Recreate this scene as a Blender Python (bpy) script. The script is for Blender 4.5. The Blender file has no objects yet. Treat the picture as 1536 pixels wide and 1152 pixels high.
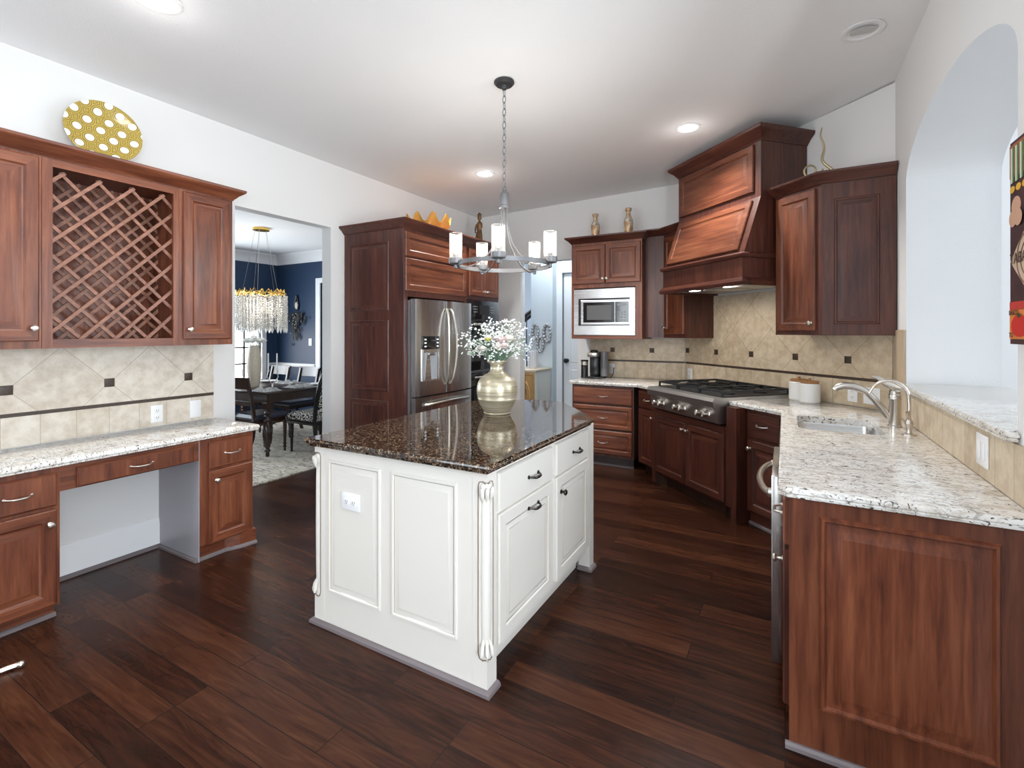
import bpy, bmesh, math, random
from mathutils import Vector, Matrix
from mathutils.geometry import tessellate_polygon
random.seed(7)
SC = bpy.context.scene
COL = SC.collection

# ------------------------------------------------------------------ camera
cam_d = bpy.data.cameras.new('camera')
cam = bpy.data.objects.new('camera', cam_d)
COL.objects.link(cam)
cam_d.sensor_fit = 'HORIZONTAL'
cam_d.sensor_width = 36.0
cam_d.lens = 730.0 / 1536.0 * 36.0
cam_d.shift_y = -79.0 / 1536.0
cam_d.clip_start = 0.05
cam_d.clip_end = 100
cam.location = (0, 0, 1.48)
cam.rotation_euler = (math.radians(90), 0, math.radians(29.3))
SC.camera = cam

# ------------------------------------------------------------------ exposure, world, daylight
SC.view_settings.view_transform = 'Standard'
SC.view_settings.look = 'None'
SC.view_settings.gamma = 1.0
SC.view_settings.use_curve_mapping = False
SC.view_settings.exposure = 1.02
world = bpy.data.worlds.new('world')
SC.world = world
world.use_nodes = True
wn = world.node_tree.nodes
wn['Background'].inputs[0].default_value = (0.80, 0.90, 1.0, 1)
wn['Background'].inputs[1].default_value = 1.0
SC.cycles.max_bounces = 8
SC.cycles.diffuse_bounces = 5
SC.cycles.sample_clamp_indirect = 6.0
SC.cycles.use_denoising = True


def area(name, loc, target, sx, sy, power, color=(1, 1, 1)):
    d = bpy.data.lights.new(name, 'AREA')
    d.shape = 'RECTANGLE'
    d.size = sx
    d.size_y = sy
    d.energy = power
    d.color = color
    o = bpy.data.objects.new(name, d)
    COL.objects.link(o)
    o.location = loc
    v = Vector(target) - Vector(loc)
    o.rotation_euler = v.to_track_quat('-Z', 'Y').to_euler()
    return o


DAY = (0.83, 0.92, 1.0)
area('daylight_rear_windows', (-1.2, -4.85, 1.55), (-1.2, 2, 1.55), 4.2, 2.3, 5, DAY)
area('daylight_family_room_windows', (2.7, -0.2, 1.5), (-0.2, 2.8, 1.95), 1.9, 2.2, 125, DAY)
area('fill_left_rear', (-3.6, -2.0, 1.7), (0.8, 3.2, 2.3), 2.6, 1.9, 58, DAY)  # added fill, no window there; brightens the right and back sides
area('daylight_behind_arch', (4.9, 4.4, 1.8), (0.9, 3.2, 1.6), 2.6, 2.2, 90, DAY)
area('daylight_dining_window', (-7.70, 3.2, 1.5), (-4, 3.3, 1.2), 2.4, 1.5, 52, DAY)
area('hall_fill', (-2.75, 6.02, 2.9), (-2.75, 6.10, 0), 0.7, 0.25, 6.5, (0.86, 0.93, 1.0))  # added fill without a fitting, brightens the hall wall and door
area('stair_fill', (-5.2, 8.6, 2.85), (-5.2, 9.0, 0), 1.2, 0.8, 45, (0.86, 0.93, 1.0))  # added fill, no window behind it; lifts the staircase area



def uplight(loc, target, power):
    d = bpy.data.lights.new('ceiling_fill_spot', 'SPOT')
    d.energy = power
    d.spot_size = math.radians(165)
    d.spot_blend = 0.5
    d.shadow_soft_size = 0.15
    d.color = (0.86, 0.93, 1.0)
    o = bpy.data.objects.new('ceiling_fill_spot', d)
    COL.objects.link(o)
    o.location = loc
    v = Vector(target) - Vector(loc)
    o.rotation_euler = v.to_track_quat('-Z', 'Y').to_euler()


# added, unseen fill spots behind the camera that brighten the ceiling
uplight((-0.7, -3.4, 1.3), (-0.7, -2.7, 3.1), 70)
uplight((1.6, -1.4, 1.3), (1.4, -0.8, 3.1), 120)

# ------------------------------------------------------------------ mesh helpers
R = math.radians


def rotz(a):
    return Matrix.Rotation(a, 4, 'Z')


def T(x, y, z):
    return Matrix.Translation((x, y, z))


class MB:
    """collects shapes, builds ONE mesh object"""

    def __init__(self, M=None):
        self.bm = bmesh.new()
        self.M = M or Matrix.Identity(4)

    def _v(self, p):
        return self.bm.verts.new(self.M @ Vector(p))

    def face(self, pts, mi=0):
        f = self.bm.faces.new([self._v(p) for p in pts])
        f.material_index = mi
        return f

    def box(self, x0, x1, y0, y1, z0, z1, mi=0, bev=0.0, seg=2):
        vs = [self._v(p) for p in ((x0, y0, z0), (x1, y0, z0), (x1, y1, z0), (x0, y1, z0),
                                   (x0, y0, z1), (x1, y0, z1), (x1, y1, z1), (x0, y1, z1))]
        fs = []
        for q in ((0, 3, 2, 1), (4, 5, 6, 7), (0, 1, 5, 4), (1, 2, 6, 5), (2, 3, 7, 6), (3, 0, 4, 7)):
            f = self.bm.faces.new([vs[i] for i in q])
            f.material_index = mi
            fs.append(f)
        if bev > 0:
            es = list({e for f in fs for e in f.edges})
            r = bmesh.ops.bevel(self.bm, geom=es, offset=bev, segments=seg, affect='EDGES', profile=0.5)
            for f in r['faces']:
                f.material_index = mi
        return self

    def prism(self, poly, z0, z1, mi=0):
        b = [self._v((x, y, z0)) for x, y in poly]
        t = [self._v((x, y, z1)) for x, y in poly]
        n = len(poly)
        for i in range(n):
            f = self.bm.faces.new((b[i], b[(i + 1) % n], t[(i + 1) % n], t[i]))
            f.material_index = mi
        f = self.bm.faces.new(t)
        f.material_index = mi
        f = self.bm.faces.new(b[::-1])
        f.material_index = mi
        return self

    def rings(self, rings, mi=0, close=True, cap0=True, cap1=True):
        """rings: list of equally long point lists, bridged"""
        vv = [[self._v(p) for p in r] for r in rings]
        n = len(vv[0])
        for a, b in zip(vv[:-1], vv[1:]):
            for i in range(n if close else n - 1):
                j = (i + 1) % n
                try:
                    f = self.bm.faces.new((a[i], a[j], b[j], b[i]))
                    f.material_index = mi if not callable(mi) else mi(i)
                except ValueError:
                    pass
        k = mi if not callable(mi) else 0
        if cap0:
            f = self.bm.faces.new(vv[0][::-1])
            f.material_index = k
        if cap1:
            f = self.bm.faces.new(vv[-1])
            f.material_index = k
        return self

    def lathe(self, prof, c=(0, 0, 0), seg=24, mi=0, axis='Z', cap0=True, cap1=True, sx=1, sy=1):
        out = []
        for r, h in prof:
            ring = []
            for i in range(seg):
                a = 2 * math.pi * i / seg
                u, v = r * math.cos(a) * sx, r * math.sin(a) * sy
                if axis == 'Z':
                    p = (c[0] + u, c[1] + v, c[2] + h)
                elif axis == 'Y':
                    p = (c[0] + u, c[1] + h, c[2] + v)
                else:
                    p = (c[0] + h, c[1] + u, c[2] + v)
                ring.append(p)
            out.append(ring)
        return self.rings(out, mi=mi, cap0=cap0, cap1=cap1)

    def tube(self, pts, r, seg=8, mi=0, closed=False):
        pts = [Vector(p) for p in pts]
        n = len(pts)
        rr = r if isinstance(r, (list, tuple)) else [r] * n
        out = []
        up = None
        for i, p in enumerate(pts):
            if closed:
                t = (pts[(i + 1) % n] - pts[i - 1])
            else:
                t = pts[min(i + 1, n - 1)] - pts[max(i - 1, 0)]
            t.normalize()
            if up is None:
                up = Vector((0, 0, 1)) if abs(t.z) < 0.9 else Vector((1, 0, 0))
            s = t.cross(up)
            if s.length < 1e-6:
                s = t.cross(Vector((0.3, 1, 0.2)))
            s.normalize()
            up = s.cross(t)
            out.append([p + (s * math.cos(2 * math.pi * k / seg) + up * math.sin(2 * math.pi * k / seg)) * rr[i]
                        for k in range(seg)])
        if closed:
            out.append(out[0])
            return self.rings(out, mi=mi, cap0=False, cap1=False)
        return self.rings(out, mi=mi)

    def sweep(self, prof, path, mi=0, closed=False):
        """prof (out, z) swept along 2D path; outward is the right-hand side of travel"""
        n = len(path)
        P = [Vector((p[0], p[1])) for p in path]
        rows = []
        for i in range(n):
            ds = []
            if i > 0 or closed:
                ds.append((P[i] - P[i - 1]).normalized())
            if i < n - 1 or closed:
                ds.append((P[(i + 1) % n] - P[i]).normalized())
            ns = [Vector((d.y, -d.x)) for d in ds]
            if len(ns) == 2:
                m = (ns[0] + ns[1]) / (1 + ns[0].dot(ns[1]))
            else:
                m = ns[0]
            rows.append([(P[i].x + m.x * o, P[i].y + m.y * o, z) for o, z in prof])
        if closed:
            rows.append(rows[0])
            return self.rings(rows, mi=mi, cap0=False, cap1=False)
        return self.rings(rows, mi=mi)

    def panel(self, x0, x1, z0, z1, loops, mv=0, mh=1):
        """concentric rectangles facing -y; loops = [(inset, y)...]; sides use mv, top/bottom mh"""
        rings = []
        for ins, y in loops:
            rings.append([(x0 + ins, y, z0 + ins), (x1 - ins, y, z0 + ins), (x1 - ins, y, z1 - ins), (x0 + ins, y, z1 - ins)])
        vv = [[self._v(p) for p in r] for r in rings]
        for a, b in zip(vv[:-1], vv[1:]):
            for i in range(4):
                j = (i + 1) % 4
                f = self.bm.faces.new((a[i], a[j], b[j], b[i]))
                f.material_index = mh if i in (0, 2) else mv
        f = self.bm.faces.new(vv[-1])
        f.material_index = mv
        f = self.bm.faces.new(vv[0][::-1])
        f.material_index = mv
        return self

    def sphere(self, c, r, mi=0, seg=10, rings=6, sc=(1, 1, 1)):
        prof = []
        for i in range(rings + 1):
            a = math.pi * i / rings
            prof.append((max(1e-4, math.sin(a)) * r, -math.cos(a) * r * sc[2]))
        return self.lathe(prof, c, seg, mi, sx=sc[0], sy=sc[1])

    def build(self, name, mats, parent=None, smooth=35, loc=None):
        bm = self.bm
        bmesh.ops.recalc_face_normals(bm, faces=bm.faces)
        if smooth:
            lim = R(smooth)
            for f in bm.faces:
                f.smooth = True
            for e in bm.edges:
                if len(e.link_faces) == 2:
                    if e.calc_face_angle(0) > lim:
                        e.smooth = False
        me = bpy.data.meshes.new(name)
        bm.to_mesh(me)
        bm.free()
        if not isinstance(mats, (list, tuple)):
            mats = [mats]
        for m in mats:
            me.materials.append(m)
        o = bpy.data.objects.new(name, me)
        COL.objects.link(o)
        if parent is not None:
            o.parent = parent
        if loc:
            o.location = loc
        return o


def tag(o, label, cat, group=None):
    o['label'] = label
    o['category'] = cat
    if group:
        o['group'] = group
    return o


def thing(name, label, cat, loc=(0, 0, 0), rz=0.0, group=None):
    o = bpy.data.objects.new(name, None)
    COL.objects.link(o)
    o.empty_display_size = 0.1
    o.location = loc
    o.rotation_euler = (0, 0, rz)
    return tag(o, label, cat, group)


def struct(o):
    o['kind'] = 'structure'
    return o


def copy_tree(o, parent=None):
    c = o.copy()
    COL.objects.link(c)
    c.parent = parent
    for ch in list(o.children):
        copy_tree(ch, c)
    return c


# ------------------------------------------------------------------ materials
def new_mat(name):
    m = bpy.data.materials.new(name)
    m.use_nodes = True
    return m, m.node_tree.nodes, m.node_tree.links, m.node_tree.nodes['Principled BSDF']


def plain(name, col, rough=0.5, metal=0.0, spec=0.5, coat=0.0, emit=None, estr=0.0, bump=0.0, bscale=60, trans=0.0, var=0.0):
    m, N, L, b = new_mat(name)
    b.inputs['Base Color'].default_value = (*col, 1)
    b.inputs['Roughness'].default_value = rough
    b.inputs['Metallic'].default_value = metal
    b.inputs['Specular IOR Level'].default_value = spec
    b.inputs['Coat Weight'].default_value = coat
    b.inputs['Coat Roughness'].default_value = 0.1
    b.inputs['Transmission Weight'].default_value = trans
    if emit:
        b.inputs['Emission Color'].default_value = (*emit, 1)
        b.inputs['Emission Strength'].default_value = estr
    if bump or var:
        tc = N.new('ShaderNodeTexCoord')
        nz = N.new('ShaderNodeTexNoise')
        nz.inputs['Scale'].default_value = bscale
        nz.inputs['Detail'].default_value = 4
        L.new(tc.outputs['Object'], nz.inputs['Vector'])
        if bump:
            bp = N.new('ShaderNodeBump')
            bp.inputs['Strength'].default_value = bump
            bp.inputs['Distance'].default_value = 0.004
            L.new(nz.outputs['Fac'], bp.inputs['Height'])
            L.new(bp.outputs['Normal'], b.inputs['Normal'])
        if var:
            mx = N.new('ShaderNodeMix')
            mx.data_type = 'RGBA'
            mx.inputs['A'].default_value = (*[c * (1 - var) for c in col], 1)
            mx.inputs['B'].default_value = (*[min(1, c * (1 + var)) for c in col], 1)
            L.new(nz.outputs['Fac'], mx.inputs['Factor'])
            L.new(mx.outputs['Result'], b.inputs['Base Color'])
    return m


def ramp(N, stops):
    r = N.new('ShaderNodeValToRGB')
    e = r.color_ramp.elements
    while len(e) > 1:
        e.remove(e[-1])
    e[0].position = stops[0][0]
    e[0].color = (*stops[0][1], 1)
    for p, c in stops[1:]:
        k = e.new(p)
        k.color = (*c, 1)
    return r


def wood(name, c_dark, c_mid, c_light, axis='Z', rough=0.38, coat=0.06):
    m, N, L, b = new_mat(name)
    tc = N.new('ShaderNodeTexCoord')
    oi = N.new('ShaderNodeObjectInfo')
    add = N.new('ShaderNodeVectorMath')
    add.operation = 'ADD'
    sc = N.new('ShaderNodeVectorMath')
    sc.operation = 'SCALE'
    sc.inputs[3].default_value = 7.0
    cmb = N.new('ShaderNodeCombineXYZ')
    for i in range(3):
        L.new(oi.outputs['Random'], cmb.inputs[i])
    L.new(cmb.outputs[0], sc.inputs[0])
    L.new(tc.outputs['Object'], add.inputs[0])
    L.new(sc.outputs[0], add.inputs[1])

    def mapped(a, l):
        mp = N.new('ShaderNodeMapping')
        mp.inputs['Scale'].default_value = {'Z': (a, a, l), 'X': (l, a, a), 'Y': (a, l, a)}[axis]
        L.new(add.outputs[0], mp.inputs['Vector'])
        return mp.outputs[0]

    def noise(v, scale, det, dist):
        n = N.new('ShaderNodeTexNoise')
        n.inputs['Scale'].default_value = scale
        n.inputs['Detail'].default_value = det
        n.inputs['Distortion'].default_value = dist
        L.new(v, n.inputs['Vector'])
        return n.outputs['Fac']
    big = noise(mapped(3.0, 0.9), 1.6, 3, 0.8)
    grain = noise(mapped(16, 1.1), 2.4, 5, 0.5)
    fine = noise(mapped(60, 5), 3.0, 3, 0.0)
    mx = N.new('ShaderNodeMath')
    mx.operation = 'MULTIPLY_ADD'
    mx.inputs[1].default_value = 0.55
    L.new(grain, mx.inputs[0])
    m2 = N.new('ShaderNodeMath')
    m2.operation = 'MULTIPLY_ADD'
    m2.inputs[1].default_value = 0.35
    L.new(big, m2.inputs[0])
    m3 = N.new('ShaderNodeMath')
    m3.operation = 'MULTIPLY'
    m3.inputs[1].default_value = 0.16
    L.new(fine, m3.inputs[0])
    L.new(m3.outputs[0], m2.inputs[2])
    L.new(m2.outputs[0], mx.inputs[2])
    r = ramp(N, [(0.36, c_dark), (0.52, c_mid), (0.70, c_light)])
    L.new(mx.outputs[0], r.inputs[0])
    L.new(r.outputs[0], b.inputs['Base Color'])
    b.inputs['Roughness'].default_value = rough
    b.inputs['Coat Weight'].default_value = coat
    b.inputs['Coat Roughness'].default_value = 0.18
    bp = N.new('ShaderNodeBump')
    bp.inputs['Strength'].default_value = 0.08
    bp.inputs['Distance'].default_value = 0.002
    L.new(fine, bp.inputs['Height'])
    L.new(bp.outputs['Normal'], b.inputs['Normal'])
    return m


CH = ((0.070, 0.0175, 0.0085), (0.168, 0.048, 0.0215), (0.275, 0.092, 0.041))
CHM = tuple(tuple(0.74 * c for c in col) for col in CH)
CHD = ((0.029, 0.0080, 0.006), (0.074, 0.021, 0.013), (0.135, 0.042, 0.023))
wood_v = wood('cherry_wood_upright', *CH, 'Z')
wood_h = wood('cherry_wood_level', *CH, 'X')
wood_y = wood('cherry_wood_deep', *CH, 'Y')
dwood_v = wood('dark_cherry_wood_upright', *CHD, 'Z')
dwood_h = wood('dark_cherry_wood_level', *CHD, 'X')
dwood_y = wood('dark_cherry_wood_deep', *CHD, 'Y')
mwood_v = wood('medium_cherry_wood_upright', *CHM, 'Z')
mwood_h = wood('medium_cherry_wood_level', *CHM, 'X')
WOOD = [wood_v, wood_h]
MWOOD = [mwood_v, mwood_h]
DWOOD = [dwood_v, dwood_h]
dark_wood = wood('espresso_wood', (0.012, 0.007, 0.005), (0.030, 0.014, 0.009), (0.06, 0.028, 0.017), 'Z', 0.3, 0.3)
lattice_wood = wood('lattice_wood', (0.14, 0.055, 0.035), (0.24, 0.105, 0.066), (0.33, 0.155, 0.10), 'X', 0.5, 0.05)
cream = plain('cream_paint', (0.735, 0.70, 0.645), 0.38, coat=0.1)
glaze = plain('brown_glaze', (0.42, 0.31, 0.20), 0.5)
glaze_dark = plain('dark_brown_glaze', (0.20, 0.13, 0.08), 0.5)
wall_paint = plain('greige_wall_paint', (0.80, 0.79, 0.775), 0.75, bump=0.12, bscale=90)
arch_paint = plain('textured_white_plaster', (0.80, 0.82, 0.84), 0.8, bump=0.5, bscale=120)
ceil_paint = plain('ceiling_texture_paint', (0.89, 0.89, 0.89), 0.85, bump=0.35, bscale=110)
trim_white = plain('white_trim_paint', (0.84, 0.84, 0.85), 0.4)
door_white = plain('white_door_paint', (0.80, 0.84, 0.88), 0.4)
navy = plain('navy_wall_paint', (0.018, 0.042, 0.092), 0.45, bump=0.08, bscale=120)
hall_paint = plain('pale_blue_hall_paint', (0.62, 0.70, 0.76), 0.7)
shoe_grey = plain('grey_shoe_moulding', (0.16, 0.135, 0.14), 0.45)
grey_side = plain('grey_lavender_laminate', (0.40, 0.385, 0.42), 0.3)
black_gap = plain('black_recess', (0.008, 0.007, 0.007), 0.8)
nickel = plain('brushed_nickel', (0.72, 0.68, 0.62), 0.28, metal=1.0)
faucet_nickel = plain('satin_nickel_faucet', (0.62, 0.58, 0.53), 0.26, metal=1.0)
bronze = plain('dark_bronze', (0.05, 0.045, 0.042), 0.35, metal=1.0)
iron = plain('weathered_grey_iron', (0.20, 0.20, 0.205), 0.5, metal=0.7)
gold = plain('polished_gold', (0.85, 0.56, 0.14), 0.25, metal=1.0)
white_plastic = plain('white_plastic', (0.86, 0.86, 0.86), 0.35)
black_plastic = plain('black_plastic', (0.012, 0.012, 0.014), 0.25)
cast_iron = plain('black_cast_iron', (0.018, 0.019, 0.021), 0.45)
black_glass = plain('black_glass', (0.01, 0.011, 0.013), 0.06, coat=0.5)
ceramic = plain('white_ceramic', (0.82, 0.81, 0.79), 0.3, bump=0.25, bscale=40)
lid_wood = plain('acacia_lid', (0.36, 0.17, 0.06), 0.45, var=0.35, bscale=30)
bulb_m = plain('lit_bulb', (1, 0.95, 0.85), 0.3, emit=(1.0, 0.88, 0.70), estr=5)
can_lens = plain('lit_downlight_lens', (1, 1, 1), 0.3, emit=(1.0, 0.97, 0.92), estr=9)
can_off = plain('unlit_downlight_lens', (0.62, 0.62, 0.61), 0.5)
sky_pane = plain('overexposed_daylight_pane', (1, 1, 1), 0.2, emit=(1.0, 0.99, 0.95), estr=2.4)
leather = plain('navy_leather', (0.03, 0.032, 0.055), 0.35)
crystal = plain('clear_crystal', (0.80, 0.78, 0.74), 0.12, trans=0.45, spec=0.8)
black_lacquer = plain('black_lacquer', (0.012, 0.011, 0.012), 0.3)
candle_wax = plain('white_candle_wax', (0.88, 0.87, 0.84), 0.5)
ivory_tassel = plain('ivory_fibre', (0.75, 0.71, 0.62), 0.8)


def steel_mat(name, col, rough, axis):
    m, N, L, b = new_mat(name)
    b.inputs['Base Color'].default_value = (*col, 1)
    b.inputs['Metallic'].default_value = 1.0
    tc = N.new('ShaderNodeTexCoord')
    mp = N.new('ShaderNodeMapping')
    mp.inputs['Scale'].default_value = {'Z': (300, 300, 2), 'X': (2, 300, 300)}[axis]
    nz = N.new('ShaderNodeTexNoise')
    nz.inputs['Scale'].default_value = 1.0
    L.new(tc.outputs['Object'], mp.inputs['Vector'])
    L.new(mp.outputs[0], nz.inputs['Vector'])
    mr = N.new('ShaderNodeMapRange')
    mr.inputs['To Min'].default_value = rough - 0.06
    mr.inputs['To Max'].default_value = rough + 0.08
    L.new(nz.outputs['Fac'], mr.inputs['Value'])
    L.new(mr.outputs[0], b.inputs['Roughness'])
    return m


steel = steel_mat('stainless_steel', (0.56, 0.55, 0.54), 0.24, 'Z')
steel_h = steel_mat('stainless_steel_level', (0.62, 0.61, 0.60), 0.25, 'X')
steel_dark = steel_mat('dark_stainless_steel', (0.50, 0.49, 0.48), 0.38, 'X')
steel_side = plain('grey_painted_steel', (0.22, 0.225, 0.24), 0.4, metal=0.3)


def granite_light():
    m, N, L, b = new_mat('pale_speckled_granite')
    tc = N.new('ShaderNodeTexCoord')
    mp = N.new('ShaderNodeMapping')
    mp.inputs['Rotation'].default_value = (0, 0, R(38))
    mp.inputs['Scale'].default_value = (1.0, 2.2, 1.4)
    L.new(tc.outputs['Object'], mp.inputs['Vector'])

    def nz(scale, det, dist, rough=0.6):
        n = N.new('ShaderNodeTexNoise')
        n.inputs['Scale'].default_value = scale
        n.inputs['Detail'].default_value = det
        n.inputs['Distortion'].default_value = dist
        n.inputs['Roughness'].default_value = rough
        L.new(mp.outputs[0], n.inputs['Vector'])
        return n.outputs['Fac']
    base = ramp(N, [(0.30, (0.58, 0.51, 0.43)), (0.46, (0.80, 0.77, 0.72)), (0.60, (0.88, 0.87, 0.84))])
    L.new(nz(9, 6, 0.8), base.inputs[0])
    grey = ramp(N, [(0.53, (1, 1, 1)), (0.64, (0.58, 0.56, 0.54))])
    L.new(nz(26, 5, 1.2), grey.inputs[0])
    blk = ramp(N, [(0.590, (1, 1, 1)), (0.635, (0.07, 0.06, 0.055))])
    L.new(nz(34, 4, 2.0, 0.5), blk.inputs[0])

    def mult(a, c):
        mx = N.new('ShaderNodeMix')
        mx.data_type = 'RGBA'
        mx.blend_type = 'MULTIPLY'
        mx.inputs['Factor'].default_value = 1.0
        L.new(a, mx.inputs['A'])
        L.new(c, mx.inputs['B'])
        return mx.outputs['Result']
    c = mult(mult(base.outputs[0], grey.outputs[0]), blk.outputs[0])
    L.new(c, b.inputs['Base Color'])
    b.inputs['Roughness'].default_value = 0.12
    b.inputs['Coat Weight'].default_value = 0.3
    b.inputs['Coat Roughness'].default_value = 0.05
    return m


def granite_brown():
    m, N, L, b = new_mat('dark_brown_speckled_granite')
    tc = N.new('ShaderNodeTexCoord')
    vo = N.new('ShaderNodeTexVoronoi')
    vo.inputs['Scale'].default_value = 135
    L.new(tc.outputs['Object'], vo.inputs['Vector'])
    sp = N.new('ShaderNodeSeparateColor')
    L.new(vo.outputs['Color'], sp.inputs[0])
    r = ramp(N, [(0.0, (0.006, 0.005, 0.004)), (0.40, (0.010, 0.007, 0.005)), (0.58, (0.055, 0.030, 0.016)),
                 (0.82, (0.15, 0.092, 0.052)), (1.0, (0.30, 0.22, 0.15))])
    L.new(sp.outputs[0], r.inputs[0])
    L.new(r.outputs[0], b.inputs['Base Color'])
    b.inputs['Roughness'].default_value = 0.05
    b.inputs['Coat Weight'].default_value = 0.2
    b.inputs['Coat Roughness'].default_value = 0.02
    return m


gran_l = granite_light()
gran_b = granite_brown()


def floor_mat():
    m, N, L, b = new_mat('hand_scraped_plank_floor')
    tc = N.new('ShaderNodeTexCoord')
    br = N.new('ShaderNodeTexBrick')
    br.offset = 0.37
    br.offset_frequency = 3
    br.inputs['Color1'].default_value = (0.0, 0.0, 0.0, 1)
    br.inputs['Color2'].default_value = (1, 1, 1, 1)
    br.inputs['Mortar'].default_value = (0.5, 0.5, 0.5, 1)
    br.inputs['Scale'].default_value = 1.0
    br.inputs['Mortar Size'].default_value = 0.0016
    br.inputs['Mortar Smooth'].default_value = 0.3
    br.inputs['Brick Width'].default_value = 1.05
    br.inputs['Row Height'].default_value = 0.128
    L.new(tc.outputs['Object'], br.inputs['Vector'])
    mp = N.new('ShaderNodeMapping')
    mp.inputs['Scale'].default_value = (1.6, 17, 1)
    L.new(tc.outputs['Object'], mp.inputs['Vector'])
    off = N.new('ShaderNodeVectorMath')
    off.operation = 'ADD'
    sc = N.new('ShaderNodeVectorMath')
    sc.operation = 'SCALE'
    sc.inputs[3].default_value = 9.0
    L.new(br.outputs['Color'], sc.inputs[0])
    L.new(mp.outputs[0], off.inputs[0])
    L.new(sc.outputs[0], off.inputs[1])
    nz = N.new('ShaderNodeTexNoise')
    nz.inputs['Scale'].default_value = 1.5
    nz.inputs['Detail'].default_value = 8
    nz.inputs['Roughness'].default_value = 0.62
    nz.inputs['Distortion'].default_value = 1.3
    L.new(off.outputs[0], nz.inputs['Vector'])
    ma = N.new('ShaderNodeMath')
    ma.operation = 'MULTIPLY_ADD'
    ma.inputs[1].default_value = 0.26
    L.new(br.outputs['Color'], ma.inputs[0])
    mb = N.new('ShaderNodeMath')
    mb.operation = 'MULTIPLY'
    mb.inputs[1].default_value = 0.80
    L.new(nz.outputs['Fac'], mb.inputs[0])
    L.new(mb.outputs[0], ma.inputs[2])
    r = ramp(N, [(0.30, (0.012, 0.0044, 0.003)), (0.48, (0.031, 0.0105, 0.006)), (0.66, (0.060, 0.0205, 0.010)), (0.85, (0.10, 0.038, 0.018))])
    L.new(ma.outputs[0], r.inputs[0])
    mx = N.new('ShaderNodeMix')
    mx.data_type = 'RGBA'
    mx.inputs['B'].default_value = (0.010, 0.006, 0.005, 1)
    L.new(br.outputs['Fac'], mx.inputs['Factor'])
    L.new(r.outputs[0], mx.inputs['A'])
    L.new(mx.outputs['Result'], b.inputs['Base Color'])
    b.inputs['Roughness'].default_value = 0.26
    b.inputs['Specular IOR Level'].default_value = 0.15
    # scraped ripples across the boards, sunk joints
    mp2 = N.new('ShaderNodeMapping')
    mp2.inputs['Scale'].default_value = (22, 4, 1)
    L.new(tc.outputs['Object'], mp2.inputs['Vector'])
    n2 = N.new('ShaderNodeTexNoise')
    n2.inputs['Scale'].default_value = 1.0
    n2.inputs['Detail'].default_value = 2
    L.new(mp2.outputs[0], n2.inputs['Vector'])
    su = N.new('ShaderNodeMath')
    su.operation = 'MULTIPLY_ADD'
    su.inputs[1].default_value = -0.8
    L.new(br.outputs['Fac'], su.inputs[0])
    L.new(n2.outputs['Fac'], su.inputs[2])
    bp = N.new('ShaderNodeBump')
    bp.inputs['Strength'].default_value = 0.35
    bp.inputs['Distance'].default_value = 0.003
    L.new(su.outputs[0], bp.inputs['Height'])
    L.new(bp.outputs['Normal'], b.inputs['Normal'])
    return m


def tile_mat(name, diag, size, col_a, col_b, grout, h=None):
    """grid of tiles in the object's local x/z plane; a grid corner sits at the object's origin"""
    m, N, L, b = new_mat(name)
    tc = N.new('ShaderNodeTexCoord')
    sep = N.new('ShaderNodeSeparateXYZ')
    L.new(tc.outputs['Object'], sep.inputs[0])
    cmb = N.new('ShaderNodeCombineXYZ')
    L.new(sep.outputs[0], cmb.inputs[0])
    L.new(sep.outputs[2], cmb.inputs[1])
    mp = N.new('ShaderNodeMapping')
    mp.inputs['Location'].default_value = (50 * size, 50 * (h or size), 0)
    mp.inputs['Rotation'].default_value = (0, 0, R(45) if diag else 0)
    L.new(cmb.outputs[0], mp.inputs['Vector'])
    br = N.new('ShaderNodeTexBrick')
    br.offset = 0.0
    br.inputs['Color1'].default_value = (0, 0, 0, 1)
    br.inputs['Color2'].default_value = (1, 1, 1, 1)
    br.inputs['Scale'].default_value = 1.0
    br.inputs['Mortar Size'].default_value = 0.0022
    br.inputs['Mortar Smooth'].default_value = 0.2
    br.inputs['Brick Width'].default_value = size
    br.inputs['Row Height'].default_value = h or size
    L.new(mp.outputs[0], br.inputs['Vector'])
    nz = N.new('ShaderNodeTexNoise')
    nz.inputs['Scale'].default_value = 14
    nz.inputs['Detail'].default_value = 7
    nz.inputs['Roughness'].default_value = 0.65
    L.new(tc.outputs['Object'], nz.inputs['Vector'])
    ma = N.new('ShaderNodeMath')
    ma.operation = 'MULTIPLY_ADD'
    ma.inputs[1].default_value = 0.15
    L.new(br.outputs['Color'], ma.inputs[0])
    L.new(nz.outputs['Fac'], ma.inputs[2])
    r = ramp(N, [(0.38, col_a), (0.72, col_b)])
    L.new(ma.outputs[0], r.inputs[0])
    mx = N.new('ShaderNodeMix')
    mx.data_type = 'RGBA'
    mx.inputs['B'].default_value = (*grout, 1)
    L.new(br.outputs['Fac'], mx.inputs['Factor'])
    L.new(r.outputs[0], mx.inputs['A'])
    L.new(mx.outputs['Result'], b.inputs['Base Color'])
    b.inputs['Roughness'].default_value = 0.38
    return m


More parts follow.
